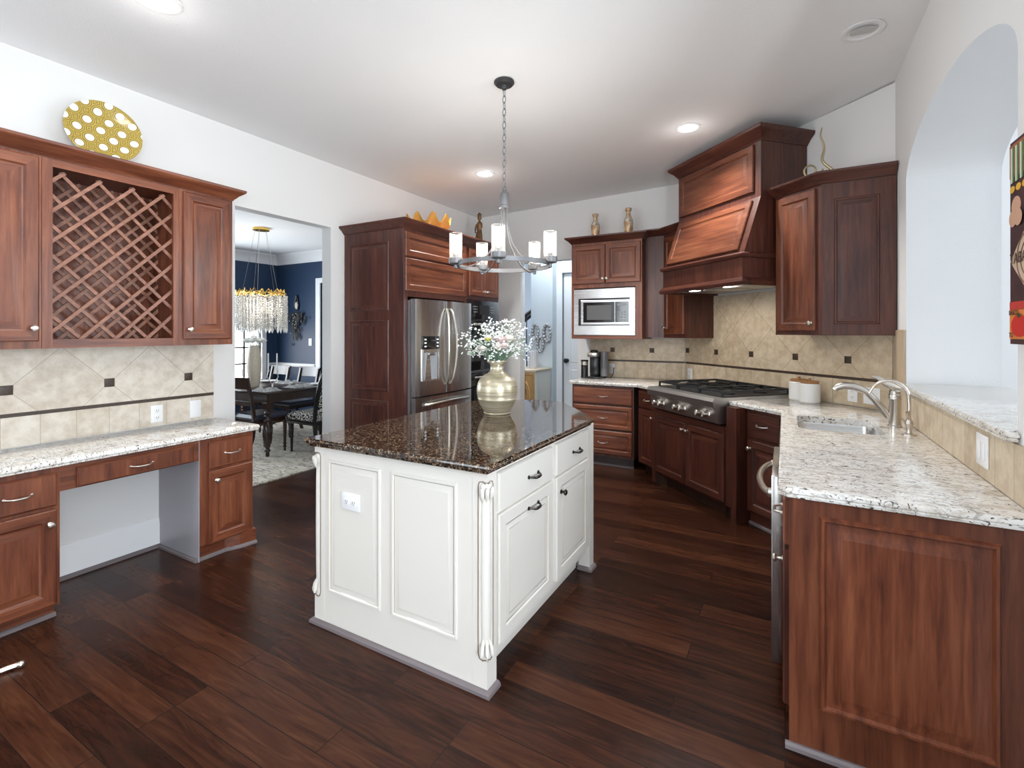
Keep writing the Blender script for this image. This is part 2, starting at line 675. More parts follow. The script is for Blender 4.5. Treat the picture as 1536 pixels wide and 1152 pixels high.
TA, TB, TG = (0.49, 0.375, 0.245), (0.68, 0.57, 0.42), (0.36, 0.275, 0.185)
tile_diag = tile_mat('travertine_tile_on_the_diagonal', True, 0.333, TA, TB, TG)
tile_row = tile_mat('travertine_tile_row', False, 0.165, TA, TB, TG, h=2.0)
cream_diag = tile_mat('cream_tile_on_the_diagonal', True, 0.333, (0.56, 0.48, 0.38), (0.75, 0.69, 0.60), (0.46, 0.40, 0.33))
cream_row = tile_mat('cream_tile_row', False, 0.165, (0.56, 0.48, 0.38), (0.75, 0.69, 0.60), (0.46, 0.40, 0.33), h=2.0)
mosaic = plain('brown_mosaic', (0.055, 0.035, 0.023), 0.4, bump=0.6, bscale=120, var=0.6)
tile_plain = plain('travertine_edge_tile', (0.50, 0.39, 0.27), 0.4, var=0.14, bscale=16)


def lin(r, g, b):
    f = lambda c: ((c / 255 + 0.055) / 1.055) ** 2.4 if c > 10 else c / 255 / 12.92
    return (f(r), f(g), f(b))

# ------------------------------------------------------------------ the shell of the room
WL, WR, YB = -3.77, 0.66, 5.75            # faces of left, right and back kitchen walls
TH = R(43.5)
CX, CY = 0.66, 4.20                       # corner of right wall and diagonal wall
TD = Vector((-math.cos(TH), math.sin(TH)))
ND = Vector((-math.sin(TH), -math.cos(TH)))


def D(a, d):
    return (CX + a * TD.x + d * ND.x, CY + a * TD.y + d * ND.y)


def zc(x):
    return 3.075 + (x + 3.77) * 0.029


def wallbox(name, boxes, m):
    mb = MB()
    for bx in boxes:
        mb.box(*bx)
    return struct(mb.build(name, m, smooth=0))


fm = floor_mat()
struct(MB().box(-9.0, 6.0, -5.3, 12.2, -0.08, 0.0).build('floor', fm, smooth=0))
mb = MB()
mb.rings([[(-3.89, -5.3, zc(-3.89)), (6, -5.3, zc(6)), (6, 5.88, zc(6)), (-3.89, 5.88, zc(-3.89))],
          [(-3.89, -5.3, zc(-3.89) + .1), (6, -5.3, zc(6) + .1), (6, 5.88, zc(6) + .1), (-3.89, 5.88, zc(-3.89) + .1)]])
struct(mb.build('ceiling', ceil_paint, smooth=0))
wallbox('wall_left', [(-3.89, WL, -5.3, 2.27, 0, 3.09), (-3.89, WL, 2.27, 3.195, 2.47, 3.09), (-3.89, WL, 3.195, 5.88, 0, 3.09)], wall_paint)
wallbox('wall_back', [(WL, -3.10, YB, YB + .13, 0, 3.12), (-3.10, -2.28, YB, YB + .13, 2.40, 3.12), (-2.28, -.75, YB, YB + .13, 0, 3.16)], wall_paint)
# diagonal wall
w0, w1 = D(-0.12, 0), D(2.40, 0)
w2, w3 = D(2.40, -.12), D(-0.12, -.12)
struct(MB().prism([w0, w1, w2, w3], 0, 3.19).build('wall_diagonal', wall_paint, smooth=0))
# right wall with the arched pass-through (opening 2.19..3.87, springing 2.40, crown 2.69)
A0, A1, AS, AR, SILL = 2.185, 3.865, 2.40, 0.285, 1.12
XO = 1.10
mb = MB()
mb.box(WR, XO, A1, 4.30, 0, 3.22, 0)
mb.box(WR, XO, 1.30, A0, 0, 3.22, 0)
mb.box(WR, XO, A0, A1, 0, SILL, 0)
n = 40
arc = [(A0 + (A1 - A0) * (0.5 - 0.5 * math.cos(math.pi * i / n)), AS + AR * math.sin(math.pi * i / n)) for i in range(n + 1)]
for i in range(n):
    (ya, za), (yb, zb) = arc[i], arc[i + 1]
    mb.face([(WR, ya, za), (WR, yb, zb), (WR, yb, 3.22), (WR, ya, 3.22)], 0)
    mb.face([(XO, ya, za), (XO, yb, zb), (XO, yb, 3.22), (XO, ya, 3.22)], 0)
    mb.face([(WR, ya, za), (WR, yb, zb), (XO, yb, zb), (XO, ya, za)], 1)
# plastered reveals of the opening
mb.box(WR + .002, XO - .002, A1 - .004, A1, SILL, AS, 1)
mb.box(WR + .002, XO - .002, A0, A0 + .004, SILL, AS, 1)
struct(mb.build('wall_right', [wall_paint, arch_paint], smooth=0))
# the rooms beyond, behind and beside
wallbox('wall_rear', [(-3.89, 2.97, -5.42, -5.3, 0, 3.4)], wall_paint)
wallbox('wall_family_room', [(6.0, 6.12, 1.3, 6.0, 0, 3.45), (2.85, 2.97, -5.42, 1.299, 0, 3.45), (1.10, 6.0, 1.30, 1.42, 0, 3.45)], wall_paint)  # cross wall extended out of view to block window light from the arch
wallbox('wall_family_room_far', [(1.9, 6.0, 5.9, 6.02, 0, 3.45), (1.10, 1.9, 4.70, 4.82, 0, 3.45), (1.9, 2.0, 4.82, 6.02, 0, 3.45)], trim_white)
# dining room
XD, YD, ZD = -7.82, 5.47, 2.81
wallbox('wall_dining_far', [(XD - .12, XD, 0.6, 4.30, 0, ZD), (XD - .12, XD, 5.16, 5.6, 0, ZD), (XD - .12, XD, 4.30, 5.16, 1.50, ZD), (XD - .12, XD, 4.30, 5.16, 0, .66)], navy)
wallbox('wall_dining_side', [(XD, -6.70, YD, YD + .12, 0, ZD), (-6.70, -5.75, YD, YD + .12, 2.28, ZD), (-5.75, -3.89, YD, YD + .12, 0, ZD)], navy)
wallbox('wall_dining_near', [(XD, -3.89, 0.5, 0.6, 0, ZD)], navy)
struct(MB().box(XD - .1, -3.89, 0.5, 5.6, ZD, ZD + .06).build('ceiling_dining', ceil_paint, smooth=0))
crown_in = [(0, -.17), (.012, -.17), (.02, -.13), (.05, -.075), (.085, -.035), (.10, -.02), (.10, 0), (0, 0)]
mb = MB()
mb.sweep([(o, ZD + z) for o, z in crown_in], [(-3.9, YD), (XD, YD), (XD, .6)][::-1])
struct(mb.build('trim_1', trim_white))
mb = MB()
mb.sweep([(0, .87), (.018, .875), (.03, .90), (.03, .925), (.012, .935), (0, .935)], [(XD, .6), (XD, 4.18)])
mb.sweep([(0, .87), (.018, .875), (.03, .90), (.03, .925), (.012, .935), (0, .935)], [(XD, 5.28), (XD, YD), (-6.81, YD)])
struct(mb.build('trim_2', trim_white))
# dining window: frame, bars, bright panes
wf = MB()
wf.box(XD - .03, XD + .03, 4.22, 4.30, .60, 1.489)
wf.box(XD - .03, XD + .03, 5.16, 5.24, .60, 1.489)
wf.box(XD - .03, XD + .03, 4.30, 5.16, .60, .67)
wf.box(XD - .03, XD + .10, 4.16, 5.30, 1.49, 1.56)
struct(wf.build('window_1', trim_white, smooth=0))
wf = MB()
for y in (4.60, 4.88):
    wf.box(XD - .05, XD - .02, y - .012, y + .012, .67, 1.49)
for z in (.94, 1.21):
    wf.box(XD - .05, XD - .02, 4.30, 5.16, z - .012, z + .012)
o = struct(wf.build('window_2', dark_wood, smooth=0))
struct(MB().box(XD - .09, XD - .08, 4.28, 5.18, .64, 1.52).build('window_3', sky_pane, smooth=0))
# dining room side door
dm = MB()
dm.box(-6.80, -6.70, YD - .02, YD + .02, 0, 2.36)
dm.box(-6.70, -5.70, YD - .02, YD + .02, 2.28, 2.36)
dm.box(-6.68, -5.78, YD + .03, YD + .07, 0.005, 2.275)
struct(dm.build('door_1', door_white, smooth=0))
# hall behind the back opening
YH = 6.46
wallbox('wall_hall_left', [(-3.30, -2.95, YH, 7.6, 0, 2.95)], hall_paint)
wallbox('wall_hall_door', [(-2.95, -2.86, 6.62, 6.8, 0, 2.95), (-2.86, -2.0, 6.62, 6.8, 2.34, 2.95), (-2.0, -0.9, 6.62, 6.8, 0, 2.95)], hall_paint)
wallbox('wall_hall_right', [(-.95, -.83, 5.88, 6.7, 0, 2.95)], hall_paint)
wallbox('wall_stair_far', [(-9, -2.9, 11.0, 11.12, 0, 5.0)], plain('grey_stair_wall', (.36, .40, .46), .8))
wallbox('wall_hall_end', [(-9.0, -8.88, 5.6, 11.0, 0, 5.0)], hall_paint)
struct(MB().box(-9.0, -.8, 5.88, 9.0, 2.95, 3.05).build('ceiling_hall', ceil_paint, smooth=0))
dr = MB()
dr.box(-2.95, -2.86, 6.60, 6.64, 0, 2.42)
dr.box(-2.95, -1.93, 6.60, 6.64, 2.421, 2.43)
dr.box(-2.86, -2.02, 6.60, 6.64, 2.34, 2.42)
dr.box(-2.02, -1.93, 6.60, 6.64, 0, 2.42)
struct(dr.build('trim_3', door_white, smooth=0))
dr = MB()
dl = [(0, .04), (0, 0.004), (.004, 0), (.004, 0)]
dr.box(-2.855, -2.025, 6.66, 6.70, .01, 2.335)
for z0, z1 in ((.22, .92), (1.02, 2.16)):
    for x0, x1 in ((-2.75, -2.48), (-2.40, -2.13)):
        dr2 = MB(T(0, 6.66, 0))
        dr.M = T(0, 6.66, 0)
        dr.panel(x0, x1, z0, z1, [(0, -.001), (.015, -.008), (.03, -.004), (.05, -.004)], 0, 0)
        dr2.bm.free()
door2 = struct(dr.build('door_2', door_white, smooth=0))
kn = MB()
kn.lathe([(.028, 0), (.028, -.012), (.012, -.016), (.012, -.045), (.03, -.055), (.034, -.07), (.02, -.085)], (-2.80, 6.655, 1.05), 16, axis='Y')
kn.build('door_handle', black_plastic, door2)

# baseboards
mb = MB()
mb.sweep([(0, 0), (.016, 0), (.016, .16), (.010, .185), (.006, .20), (0, .20)], [(WL, 1.06), (WL, 1.735)])
struct(mb.build('baseboard_left', trim_white))
mb = MB()
mb.sweep([(.016, 0), (.034, 0), (.032, .012), (.024, .02), (.016, .022)], [(WL, 1.06), (WL, 1.735)])
struct(mb.build('trim_4', shoe_grey))
mb = MB()
mb.sweep([(0, 0), (.016, 0), (.016, .12), (.006, .14), (0, .14)], [(WL, 3.36), (WL, 3.196)][::-1])
mb.sweep([(0, 0), (.016, 0), (.016, .12), (.006, .14), (0, .14)], [(WL, 5.03), (WL, YB), (-3.11, YB)])
struct(mb.build('baseboard_back', trim_white))

# ------------------------------------------------------------------ joinery helpers (local frame: x to the right, front at y=0 facing -y, z up)
RAISED = [(0, 0), (0, -.014), (.006, -.020), (.052, -.020), (.058, -.014), (.064, -.011), (.070, -.011), (.098, -.019), (.104, -.019)]
RAISED_S = [(0, 0), (0, -.014), (.006, -.020), (.040, -.020), (.045, -.014), (.050, -.012), (.072, -.019), (.075, -.019)]
SLAB = [(0, 0), (0, -.012), (.008, -.020), (.012, -.020)]
FLAT = [(0, 0), (0, -.014), (.005, -.020), (.058, -.020), (.063, -.012), (.068, -.010), (.080, -.010)]


def knob(parent, x, z, y=-.020, m=None):
    k = MB()
    k.lathe([(.011, 0), (.011, -.003), (.006, -.006), (.005, -.016), (.013, -.021), (.016, -.027), (.012, -.033), (.003, -.035)], (x, y, z), 14, axis='Y')
    return k.build('knob', m or nickel, parent)


def pull(parent, x, z, y=-.020, w=.10, m=None):
    k = MB()
    pts = []
    for i in range(13):
        t = i / 12
        s = math.sin(math.pi * t)
        pts.append((x - w / 2 + w * t, y - .004 - .024 * min(1, s * 1.5), z - .004 * s))
    k.tube(pts, [.0035 + .0022 * math.sin(math.pi * i / 12) for i in range(13)], 8)
    for sx in (-1, 1):
        k.lathe([(.007, 0), (.007, -.004), (.004, -.008)], (x + sx * w / 2, y, z), 10, axis='Y')
    return k.build('pull_handle', m or nickel, parent)


def front(name, parent, x0, x1, z0, z1, loops=RAISED, mats=None, y=0.0, M=None):
    k = MB((M or Matrix.Identity(4)) @ T(0, y, 0))
    k.panel(x0, x1, z0, z1, loops)
    return k.build(name, mats or WOOD, parent)


CROWN = [(0, 0), (.006, 0), (.010, .010), (.016, .014), (.030, .032), (.052, .048), (.062, .056), (.066, .064), (.066, .075), (0, .075)]


def crown(parent, path, z, mats=None, s=1.0, name='crown_moulding'):
    k = MB()
    k.sweep([(o * s, z + h * s) for o, h in CROWN], path)
    return k.build(name, mats or dwood_h, parent)


def outlet(name, label, loc, rz, kind='duplex', w=.075, h=.12, level=False, group=None):
    t = thing(name, label, 'outlet' if kind == 'duplex' else 'switch', loc, rz, group)
    k = MB()
    k.box(-w / 2, w / 2, -.007, 0, -h / 2, h / 2, 0, bev=.003)
    k.build('cover_plate', white_plastic, t)
    cnt = 2
    if kind == 'duplex':
        for s in (-1, 1):
            k = MB()
            dx, dz = (s * .024, 0) if level else (0, s * .024)
            k.box(dx - .016, dx + .016, -.0095, -.007, dz - .016, dz + .016, 0, bev=.002)
            for q in (-1, 1):
                k.box(dx + q * .006 - .001, dx + q * .006 + .001, -.0100, -.0094, dz - .004, dz + .006, 1)
            k.box(dx - .002, dx + .002, -.0100, -.0094, dz - .011, dz - .007, 1)
            k.build('socket', [white_plastic, black_plastic], t)
    elif kind == 'switch':
        n_ = 2 if w > .1 else 1
        for i in range(n_):
            cx = (i - (n_ - 1) / 2) * .046
            k = MB()
            k.box(cx - .016, cx + .016, -.011, -.007, -.033, .033, 0, bev=.002)
            k.build('rocker', white_plastic, t)
    return t


# ------------------------------------------------------------------ LEFT WALL: wall cabinets
ZB, ZT = 1.389, 2.405
FX = -3.42
DEP = 0.35 - .004


def left_frame(name, label, y0, fx=FX):
    return thing(name, label, 'cabinet', (fx, y0, 0), R(90))


t = left_frame('wall_cabinet', 'reddish cherry wall cabinet at left edge, one raised panel door beside the wine rack', .45)
w = 1.025 - .45
MB().box(0, w - .001, 0.0, DEP, ZB, ZT).build('carcass', wood_v, t, smooth=0)
d = front('door', t, .02, w - .015, 1.428, 2.392)
knob(d, w - .039, 1.497)

t = left_frame('wine_rack_cabinet', 'open cherry wine rack cabinet filled with diagonal lattice bars', 1.026)
w = .664
x0, x1, z0, z1 = .043, .633, 1.437, 2.362
k = MB()
k.box(0, x0, 0, .02, ZB, ZT, 0)
k.box(x1, w, 0, .02, ZB, ZT, 0)
k.box(x0, x1, 0, .02, ZB, z0, 1)
k.box(x0, x1, 0, .02, z1, ZT, 1)
k.build('face_frame', WOOD, t, smooth=0)
k = MB()
k.box(0, .018, .02, DEP, ZB, ZT)
k.box(w - .018, w, .02, DEP, ZB, ZT)
k.box(.018, w - .018, .02, DEP, ZB, ZB + .04)
k.box(.018, w - .018, .02, DEP, ZT - .03, ZT)
k.box(.018, w - .018, DEP - .012, DEP, ZB + .04, ZT - .03)
k.build('carcass', wood_v, t, smooth=0)


def lattice(y, name, ph):
    """two layers of crossing flat bars clipped to the opening"""
    out = []
    k = MB()
    hw = .0088
    pitch = .163
    X0, X1, Z0, Z1 = x0 - .02, x1 + .02, z0 - .005, z1 - .015
    for s, yy in ((1, y), (-1, y + .012)):
        for i in range(-12, 14):
            c = i * pitch + ph
            # line z - zmid = s*(x - xm) + c
            pts = []
            for x in (X0, X1):
                z = Z0 + s * (x - X0) + (0 if s > 0 else (X1 - X0)) + c
                pts.append((x, z))
            (xa, za), (xb, zb) = pts

            def clip(xa, za, xb, zb):
                tt0, tt1 = 0.0, 1.0
                dz = zb - za
                for lim, sg in ((Z0, 1), (Z1, -1)):
                    fa, fb = sg * (za - lim), sg * (zb - lim)
                    if fa < 0 and fb < 0:
                        return None
                    if fa < 0:
                        tt0 = max(tt0, fa / (fa - fb))
                    elif fb < 0:
                        tt1 = min(tt1, fa / (fa - fb))
                if tt1 - tt0 < .04:
                    return None
                return (xa + (xb - xa) * tt0, za + dz * tt0, xa + (xb - xa) * tt1, za + dz * tt1)
            q = clip(xa, za, xb, zb)
            if not q:
                continue
            xa, za, xb, zb = q
            dx, dz = xb - xa, zb - za
            L_ = math.hypot(dx, dz)
            nx, nz = -dz / L_ * hw, dx / L_ * hw
            r = [[(xa + nx, yy, za + nz), (xa - nx, yy, za - nz), (xb - nx, yy, zb - nz), (xb + nx, yy, zb + nz)],
                 [(xa + nx, yy + .011, za + nz), (xa - nx, yy + .011, za - nz), (xb - nx, yy + .011, zb - nz), (xb + nx, yy + .011, zb + nz)]]
            k.rings(r)
    return k.build(name, lattice_wood, t, smooth=0)


lattice(.024, 'lattice', .02)
lattice(.22, 'lattice', .05)

t = left_frame('wall_cabinet', 'narrow cherry wall cabinet right of the wine rack, next to the dining doorway', 1.691)
w = 2.04 - 1.691
MB().box(0.0, w, 0.0, DEP, ZB, ZT).build('carcass', wood_v, t, smooth=0)
d = front('door', t, .022, w - .02, 1.428, 2.392)
knob(d, .055, 1.493)

k = MB()
k.sweep([(o, 2.4055 + h) for o, h in CROWN], [(FX + .0, .45), (FX + .0, 2.04), (WL + .003, 2.04)])
o = k.build('crown_moulding', wood_y)
tag(o, 'cherry crown moulding along the top of the cabinets with the wine rack', 'moulding')

# backsplash on the left wall
t = thing('tile_backsplash', 'cream travertine tile backsplash above the built-in desk', 'backsplash', (WL, 1.45, 1.153), R(90))
o = MB().box(-1.05, .648, -.012, -.001, 1.022 - 1.153, 1.386 - 1.153).build('tile_field', cream_diag, t, smooth=0)
o = MB().box(-1.05, .648, -.012, -.001, .831 - 1.153, 1.0 - 1.153).build('tile_row', cream_row, t, smooth=0)
o = MB().box(-1.05, .648, -.014, -.001, 1.0005 - 1.153, 1.0215 - 1.153).build('accent_border', mosaic, t, smooth=0)
for s in (-2, -1, 0, 1):
    MB().box(s * .471 - .027, s * .471 + .027, -.0145, -.0122, -.027, .027, bev=.002).build('accent_tile', mosaic, t)

outlet('wall_outlet', 'white duplex outlet on the tile above the desk, left of the blank plate', (WL + .0125, 1.717, .915), R(90))
tag_o = outlet('blank_wall_plate', 'blank white wall plate on the tile at right end of the desk', (WL + .0125, 1.967, .915), R(90), kind='blank', w=.078, h=.125)
tag_o['category'] = 'wall plate'

# ------------------------------------------------------------------ LEFT WALL: desk
BF = -3.27
t = thing('base_cabinet', 'cherry base cabinet at left edge with one drawer over a door', 'cabinet', (BF, .40, 0), R(90))
w = 1.05 - .40
k = MB()
k.box(0, w, 0, .495, .075, .784)
k.build('carcass', wood_v, t, smooth=0)
k = MB()
k.box(0, w - .005, .055, .06, 0.0, .0748)
k.build('toe_board', wood_h, t, smooth=0)
k = MB()
k.sweep([(0, 0), (.018, 0), (.016, .012), (.008, .02), (0, .02)], [(0, .055), (w - .002, .055)])
k.build('shoe_moulding', shoe_grey, t)
d = front('drawer', t, .12, w - .015, .588, .757, SLAB)
pull(d, .488, .672)
d = front('door', t, .12, w - .016, .085, .570)
knob(d, w - .045, .502)

t = thing('kneehole_unit', 'wide shallow cherry pencil drawer unit over the open knee space', 'cabinet', (BF, 1.0505, 0), R(90))
w = 1.7345 - 1.0505
MB().box(0, w, 0.001, .02, .652, .784).build('apron', wood_h, t, smooth=0)
d = front('drawer', t, .065, .645, .656, .764, SLAB)
pull(d, .36, .710, w=.11)
MB().box(.06, .65, .0205, .40, .665, .76).build('drawer_box', wood_y, t, smooth=0)

t = thing('base_cabinet', 'reddish cherry base cabinet at right end of the desk beside the dining doorway', 'cabinet', (BF, 1.735, 0), R(90))
w = .36
k = MB()
k.box(0.004, w, 0, .495, .10, .784)
k.build('carcass', wood_v, t, smooth=0)
MB().box(0, .0038, 0.001, .495, 0, .784).build('side_panel', grey_side, t, smooth=0)
k = MB()
k.prism([(.004, .028), (.18, .026), (.26, -.01), (w + .005, -.03), (w + .005, .2), (.004, .2)], .0, .0998)
k.build('toe_board', wood_h, t, smooth=0)
k = MB()
k.sweep([(0.0005, 0), (.018, 0), (.016, .012), (.008, .02), (0.0005, .02)], [(-.001, .49), (-.001, .027), (.18, .025), (.26, -.011), (w + .006, -.031)])
k.build('shoe_moulding', shoe_grey, t)
d = front('drawer', t, .055, w - .012, .586, .760, SLAB)
pull(d, .205, .672)
d = front('door', t, .055, w - .012, .095, .572)
knob(d, .10, .505)


def slab(name, label, poly, z0, z1, m, layers=None, hole=None):
    """stone top with a rounded / stepped edge: layers = [(inset, z)...] bottom to top"""
    P = [Vector(p) for p in poly]
    n_ = len(P)

    def inset(dd):
        out = []
        for i in range(n_):
            a = (P[i] - P[i - 1]).normalized()
            b = (P[(i + 1) % n_] - P[i]).normalized()
            na, nb = Vector((a.y, -a.x)), Vector((b.y, -b.x))   # outward for counter-clockwise
            mv = (na + nb) / (1 + na.dot(nb))
            out.append(P[i] - mv * dd)
        return out
    k = MB()
    h = z1 - z0
    layers = layers or [(.010, 0), (.003, .12), (0, .3), (0, .62), (.003, .82), (.010, 1.0)]
    rows = [[(p.x, p.y, z0 + f * h) for p in inset(i)] for i, f in layers]
    k.rings(rows, cap0=False, cap1=False)
    for row, z in ((rows[0], z0), (rows[-1], z1)):
        loops = [[Vector(p) for p in row]]
        if hole:
            loops.append([Vector((x, y, z)) for x, y in hole])
        flat = [p for l in loops for p in l]
        for tri in tessellate_polygon(loops):
            k.face([flat[i] for i in tri])
    if hole:
        k.rings([[(x, y, z0) for x, y in hole], [(x, y, z1) for x, y in hole]], cap0=False, cap1=False)
    bmesh.ops.remove_doubles(k.bm, verts=k.bm.verts, dist=1e-5)
    o = k.build(name, m)
    return tag(o, label, 'countertop')


slab('granite_countertop', 'pale speckled granite desk top below the wine rack', [(WL + .002, .40), (-3.235, .40), (-3.235, 2.125), (WL + .002, 2.125)], .785, .826, gran_l,
     [(.012, 0), (.004, .1), (.004, .3), (0, .42), (0, .75), (.004, .9), (.012, 1)])

# yellow plate leaning on top of the cabinets
pm, N, L, b = new_mat('ochre_plate_with_white_ovals')
tc = N.new('ShaderNodeTexCoord')
mp = N.new('ShaderNodeMapping')
mp.inputs['Rotation'].default_value = (0, 0, R(40))
mp.inputs['Location'].default_value = (.31, .12, 0)
mp.inputs['Scale'].default_value = (13.0, 13.0, 13.0)
sp = N.new('ShaderNodeSeparateXYZ')
cb = N.new('ShaderNodeCombineXYZ')
L.new(tc.outputs['Object'], sp.inputs[0])
L.new(sp.outputs[0], cb.inputs[0])
L.new(sp.outputs[1], cb.inputs[1])
L.new(cb.outputs[0], mp.inputs['Vector'])
vo = N.new('ShaderNodeTexVoronoi')
vo.voronoi_dimensions = '2D'
vo.inputs['Randomness'].default_value = 0.12
vo.inputs['Scale'].default_value = 1.0
L.new(mp.outputs[0], vo.inputs['Vector'])
wv = N.new('ShaderNodeMath')
wv.operation = 'MULTIPLY'
wv.inputs[1].default_value = 52
sn = N.new('ShaderNodeMath')
sn.operation = 'SINE'
L.new(vo.outputs['Distance'], wv.inputs[0])
L.new(wv.outputs[0], sn.inputs[0])
r1 = ramp(N, [(0.0, (.16, .12, .03)), (.30, (.42, .29, .05)), (1.0, (.60, .43, .08))])
mr = N.new('ShaderNodeMapRange')
mr.inputs['From Min'].default_value = -1
L.new(sn.outputs[0], mr.inputs['Value'])
L.new(mr.outputs[0], r1.inputs[0])
r2 = ramp(N, [(0.0, (1, 1, 1)), (.27, (1, 1, 1)), (.285, (0, 0, 0))])
L.new(vo.outputs['Distance'], r2.inputs[0])
mx = N.new('ShaderNodeMix')
mx.data_type = 'RGBA'
mx.inputs['B'].default_value = (.82, .82, .78, 1)
L.new(r2.outputs[0], mx.inputs['Factor'])
L.new(r1.outputs[0], mx.inputs['A'])
L.new(mx.outputs['Result'], b.inputs['Base Color'])
b.inputs['Roughness'].default_value = .16
b.inputs['Coat Weight'].default_value = .5
k = MB()
k.lathe([(.001, -.022), (.09, -.022), (.12, -.018), (.17, -.004), (.188, .004), (.190, .008), (.185, .009), (.165, .004), (.12, -.008), (.09, -.012), (.001, -.012)], (0, 0, 0), 56, cap0=False, cap1=False)
o = k.build('decorative_plate', pm)
tag(o, 'round ochre plate with white ovals leaning on the wall above the wine rack', 'plate')
o.location = (-3.63, 1.375, 2.70)
o.rotation_euler = (Vector((.93, -.16, .14))).to_track_quat('Z', 'Y').to_euler()

# ------------------------------------------------------------------ fridge and oven tower
TX = -3.0
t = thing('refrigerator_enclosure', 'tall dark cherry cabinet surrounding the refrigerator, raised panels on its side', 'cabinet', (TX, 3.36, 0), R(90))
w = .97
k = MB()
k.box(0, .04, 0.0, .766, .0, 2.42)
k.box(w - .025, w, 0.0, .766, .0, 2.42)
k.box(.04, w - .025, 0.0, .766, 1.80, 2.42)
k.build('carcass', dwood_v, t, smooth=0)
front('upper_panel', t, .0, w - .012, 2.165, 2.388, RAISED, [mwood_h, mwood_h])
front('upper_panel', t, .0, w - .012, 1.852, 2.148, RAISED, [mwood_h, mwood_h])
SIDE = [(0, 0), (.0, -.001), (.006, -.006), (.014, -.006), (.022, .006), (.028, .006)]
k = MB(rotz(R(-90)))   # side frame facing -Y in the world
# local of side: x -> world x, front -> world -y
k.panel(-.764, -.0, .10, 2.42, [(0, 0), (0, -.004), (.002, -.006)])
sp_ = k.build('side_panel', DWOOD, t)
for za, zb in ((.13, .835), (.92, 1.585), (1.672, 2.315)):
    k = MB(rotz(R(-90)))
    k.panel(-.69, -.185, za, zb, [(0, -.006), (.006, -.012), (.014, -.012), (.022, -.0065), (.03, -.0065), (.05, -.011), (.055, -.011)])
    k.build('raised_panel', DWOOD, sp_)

t2 = thing('oven_cabinet', 'tall dark cherry cabinet housing the built-in double oven', 'cabinet', (TX, 4.3305, 0), R(90))
w2 = .685
k = MB()
k.box(0, .02, 0, .766, .0, 2.42)
k.box(w2 - .02, w2, 0, .766, .0, 2.42)
k.box(.02, w2 - .02, 0.0, .766, 1.83, 2.42)
k.box(.02, w2 - .02, 0.03, .766, 0, .44)
k.build('carcass', dwood_v, t2, smooth=0)
d = front('door', t2, .045, .343, 1.87, 2.39, mats=MWOOD)
knob(d, .318, 1.925)
d = front('door', t2, .349, .660, 1.87, 2.39, mats=MWOOD)
knob(d, .375, 1.925)
d = front('drawer', t2, .03, .655, .12, .42, RAISED_S, y=.03)
k = MB()
k.sweep([(o, 2.4205 + h) for o, h in CROWN], [(WL + .003, 3.353), (TX, 3.353), (TX, 5.0155), (WL + .003, 5.0155)][::-1] and [(WL + .003, 3.353), (TX, 3.353), (TX, 5.0155)])
o = k.build('crown_moulding', dwood_y)
tag(o, 'dark cherry crown moulding on top of the refrigerator and oven tower', 'moulding')

# double oven
t = thing('double_wall_oven', 'black built-in double wall oven right of the refrigerator', 'oven', (TX + .0, 4.352, 0), R(90))
w = .642
MB().box(.0, w, .012, .60, .445, 1.825).build('oven_body', steel_side, t, smooth=0)
k = MB()
k.box(0, w, -.018, .011, 1.61, 1.825, 0, bev=.004)
k.box(.22, .42, -.0195, -.0178, 1.665, 1.775, 1)
k.build('control_panel', [black_glass, black_plastic], t)
key_m = plain('grey_key_print', (.42, .44, .46), .5)
for bx in (.10, .46):
    ic = MB()
    for i in range(3):
        for j in range(3):
            ic.box(bx + i * .03, bx + i * .03 + .012, -.0195, -.0185, 1.69 + j * .03, 1.70 + j * .03)
    ic.build('keypad', key_m, t)
for z0, z1 in ((1.05, 1.60), (.46, 1.02)):
    k = MB()
    k.box(0.003, w - .003, -.03, .011, z0, z1, 0, bev=.005)
    k.box(.09, w - .09, -.0315, -.0295, z0 + .10, z1 - .16, 1)
    dd = k.build('oven_door', [black_glass, black_plastic], t)
    k = MB()
    k.tube([(.03, -.075, z1 - .045), (w - .03, -.075, z1 - .045)], .013, 12)
    for xx in (.05, w - .05):
        k.tube([(xx, -.029, z1 - .045), (xx, -.075, z1 - .045)], .009, 8)
        k.lathe([(.017, -.016), (.017, .016)], (xx, -.075, z1 - .045), 12, axis='X')
    k.build('handle', nickel, dd)

# refrigerator
t = thing('refrigerator', 'stainless steel french door refrigerator with ice dispenser', 'refrigerator', (-2.905, 3.405, 0), R(90))
w = .90
k = MB()
k.box(.002, w - .002, .075, .78, .02, 1.765, 0)
k.box(.04, w - .04, .10, .70, 0.0, .02, 0)
k.build('fridge_body', steel_side, t, smooth=0)


def curved_door(x0, x1, z0, z1, name, m):
    k = MB()
    n_ = 12
    rows = []
    for i in range(n_ + 1):
        x = x0 + (x1 - x0) * i / n_
        g = (x - 0) / w
        y = -.022 * (1 - (2 * g - 1) ** 2)
        e = 0
        if i in (0, n_):
            e = .008
        rows.append([(x, .070, z0), (x, y + e, z0), (x, y + e, z1), (x, .070, z1)])
    k.rings(rows)
    return k.build(name, m, t, smooth=40)


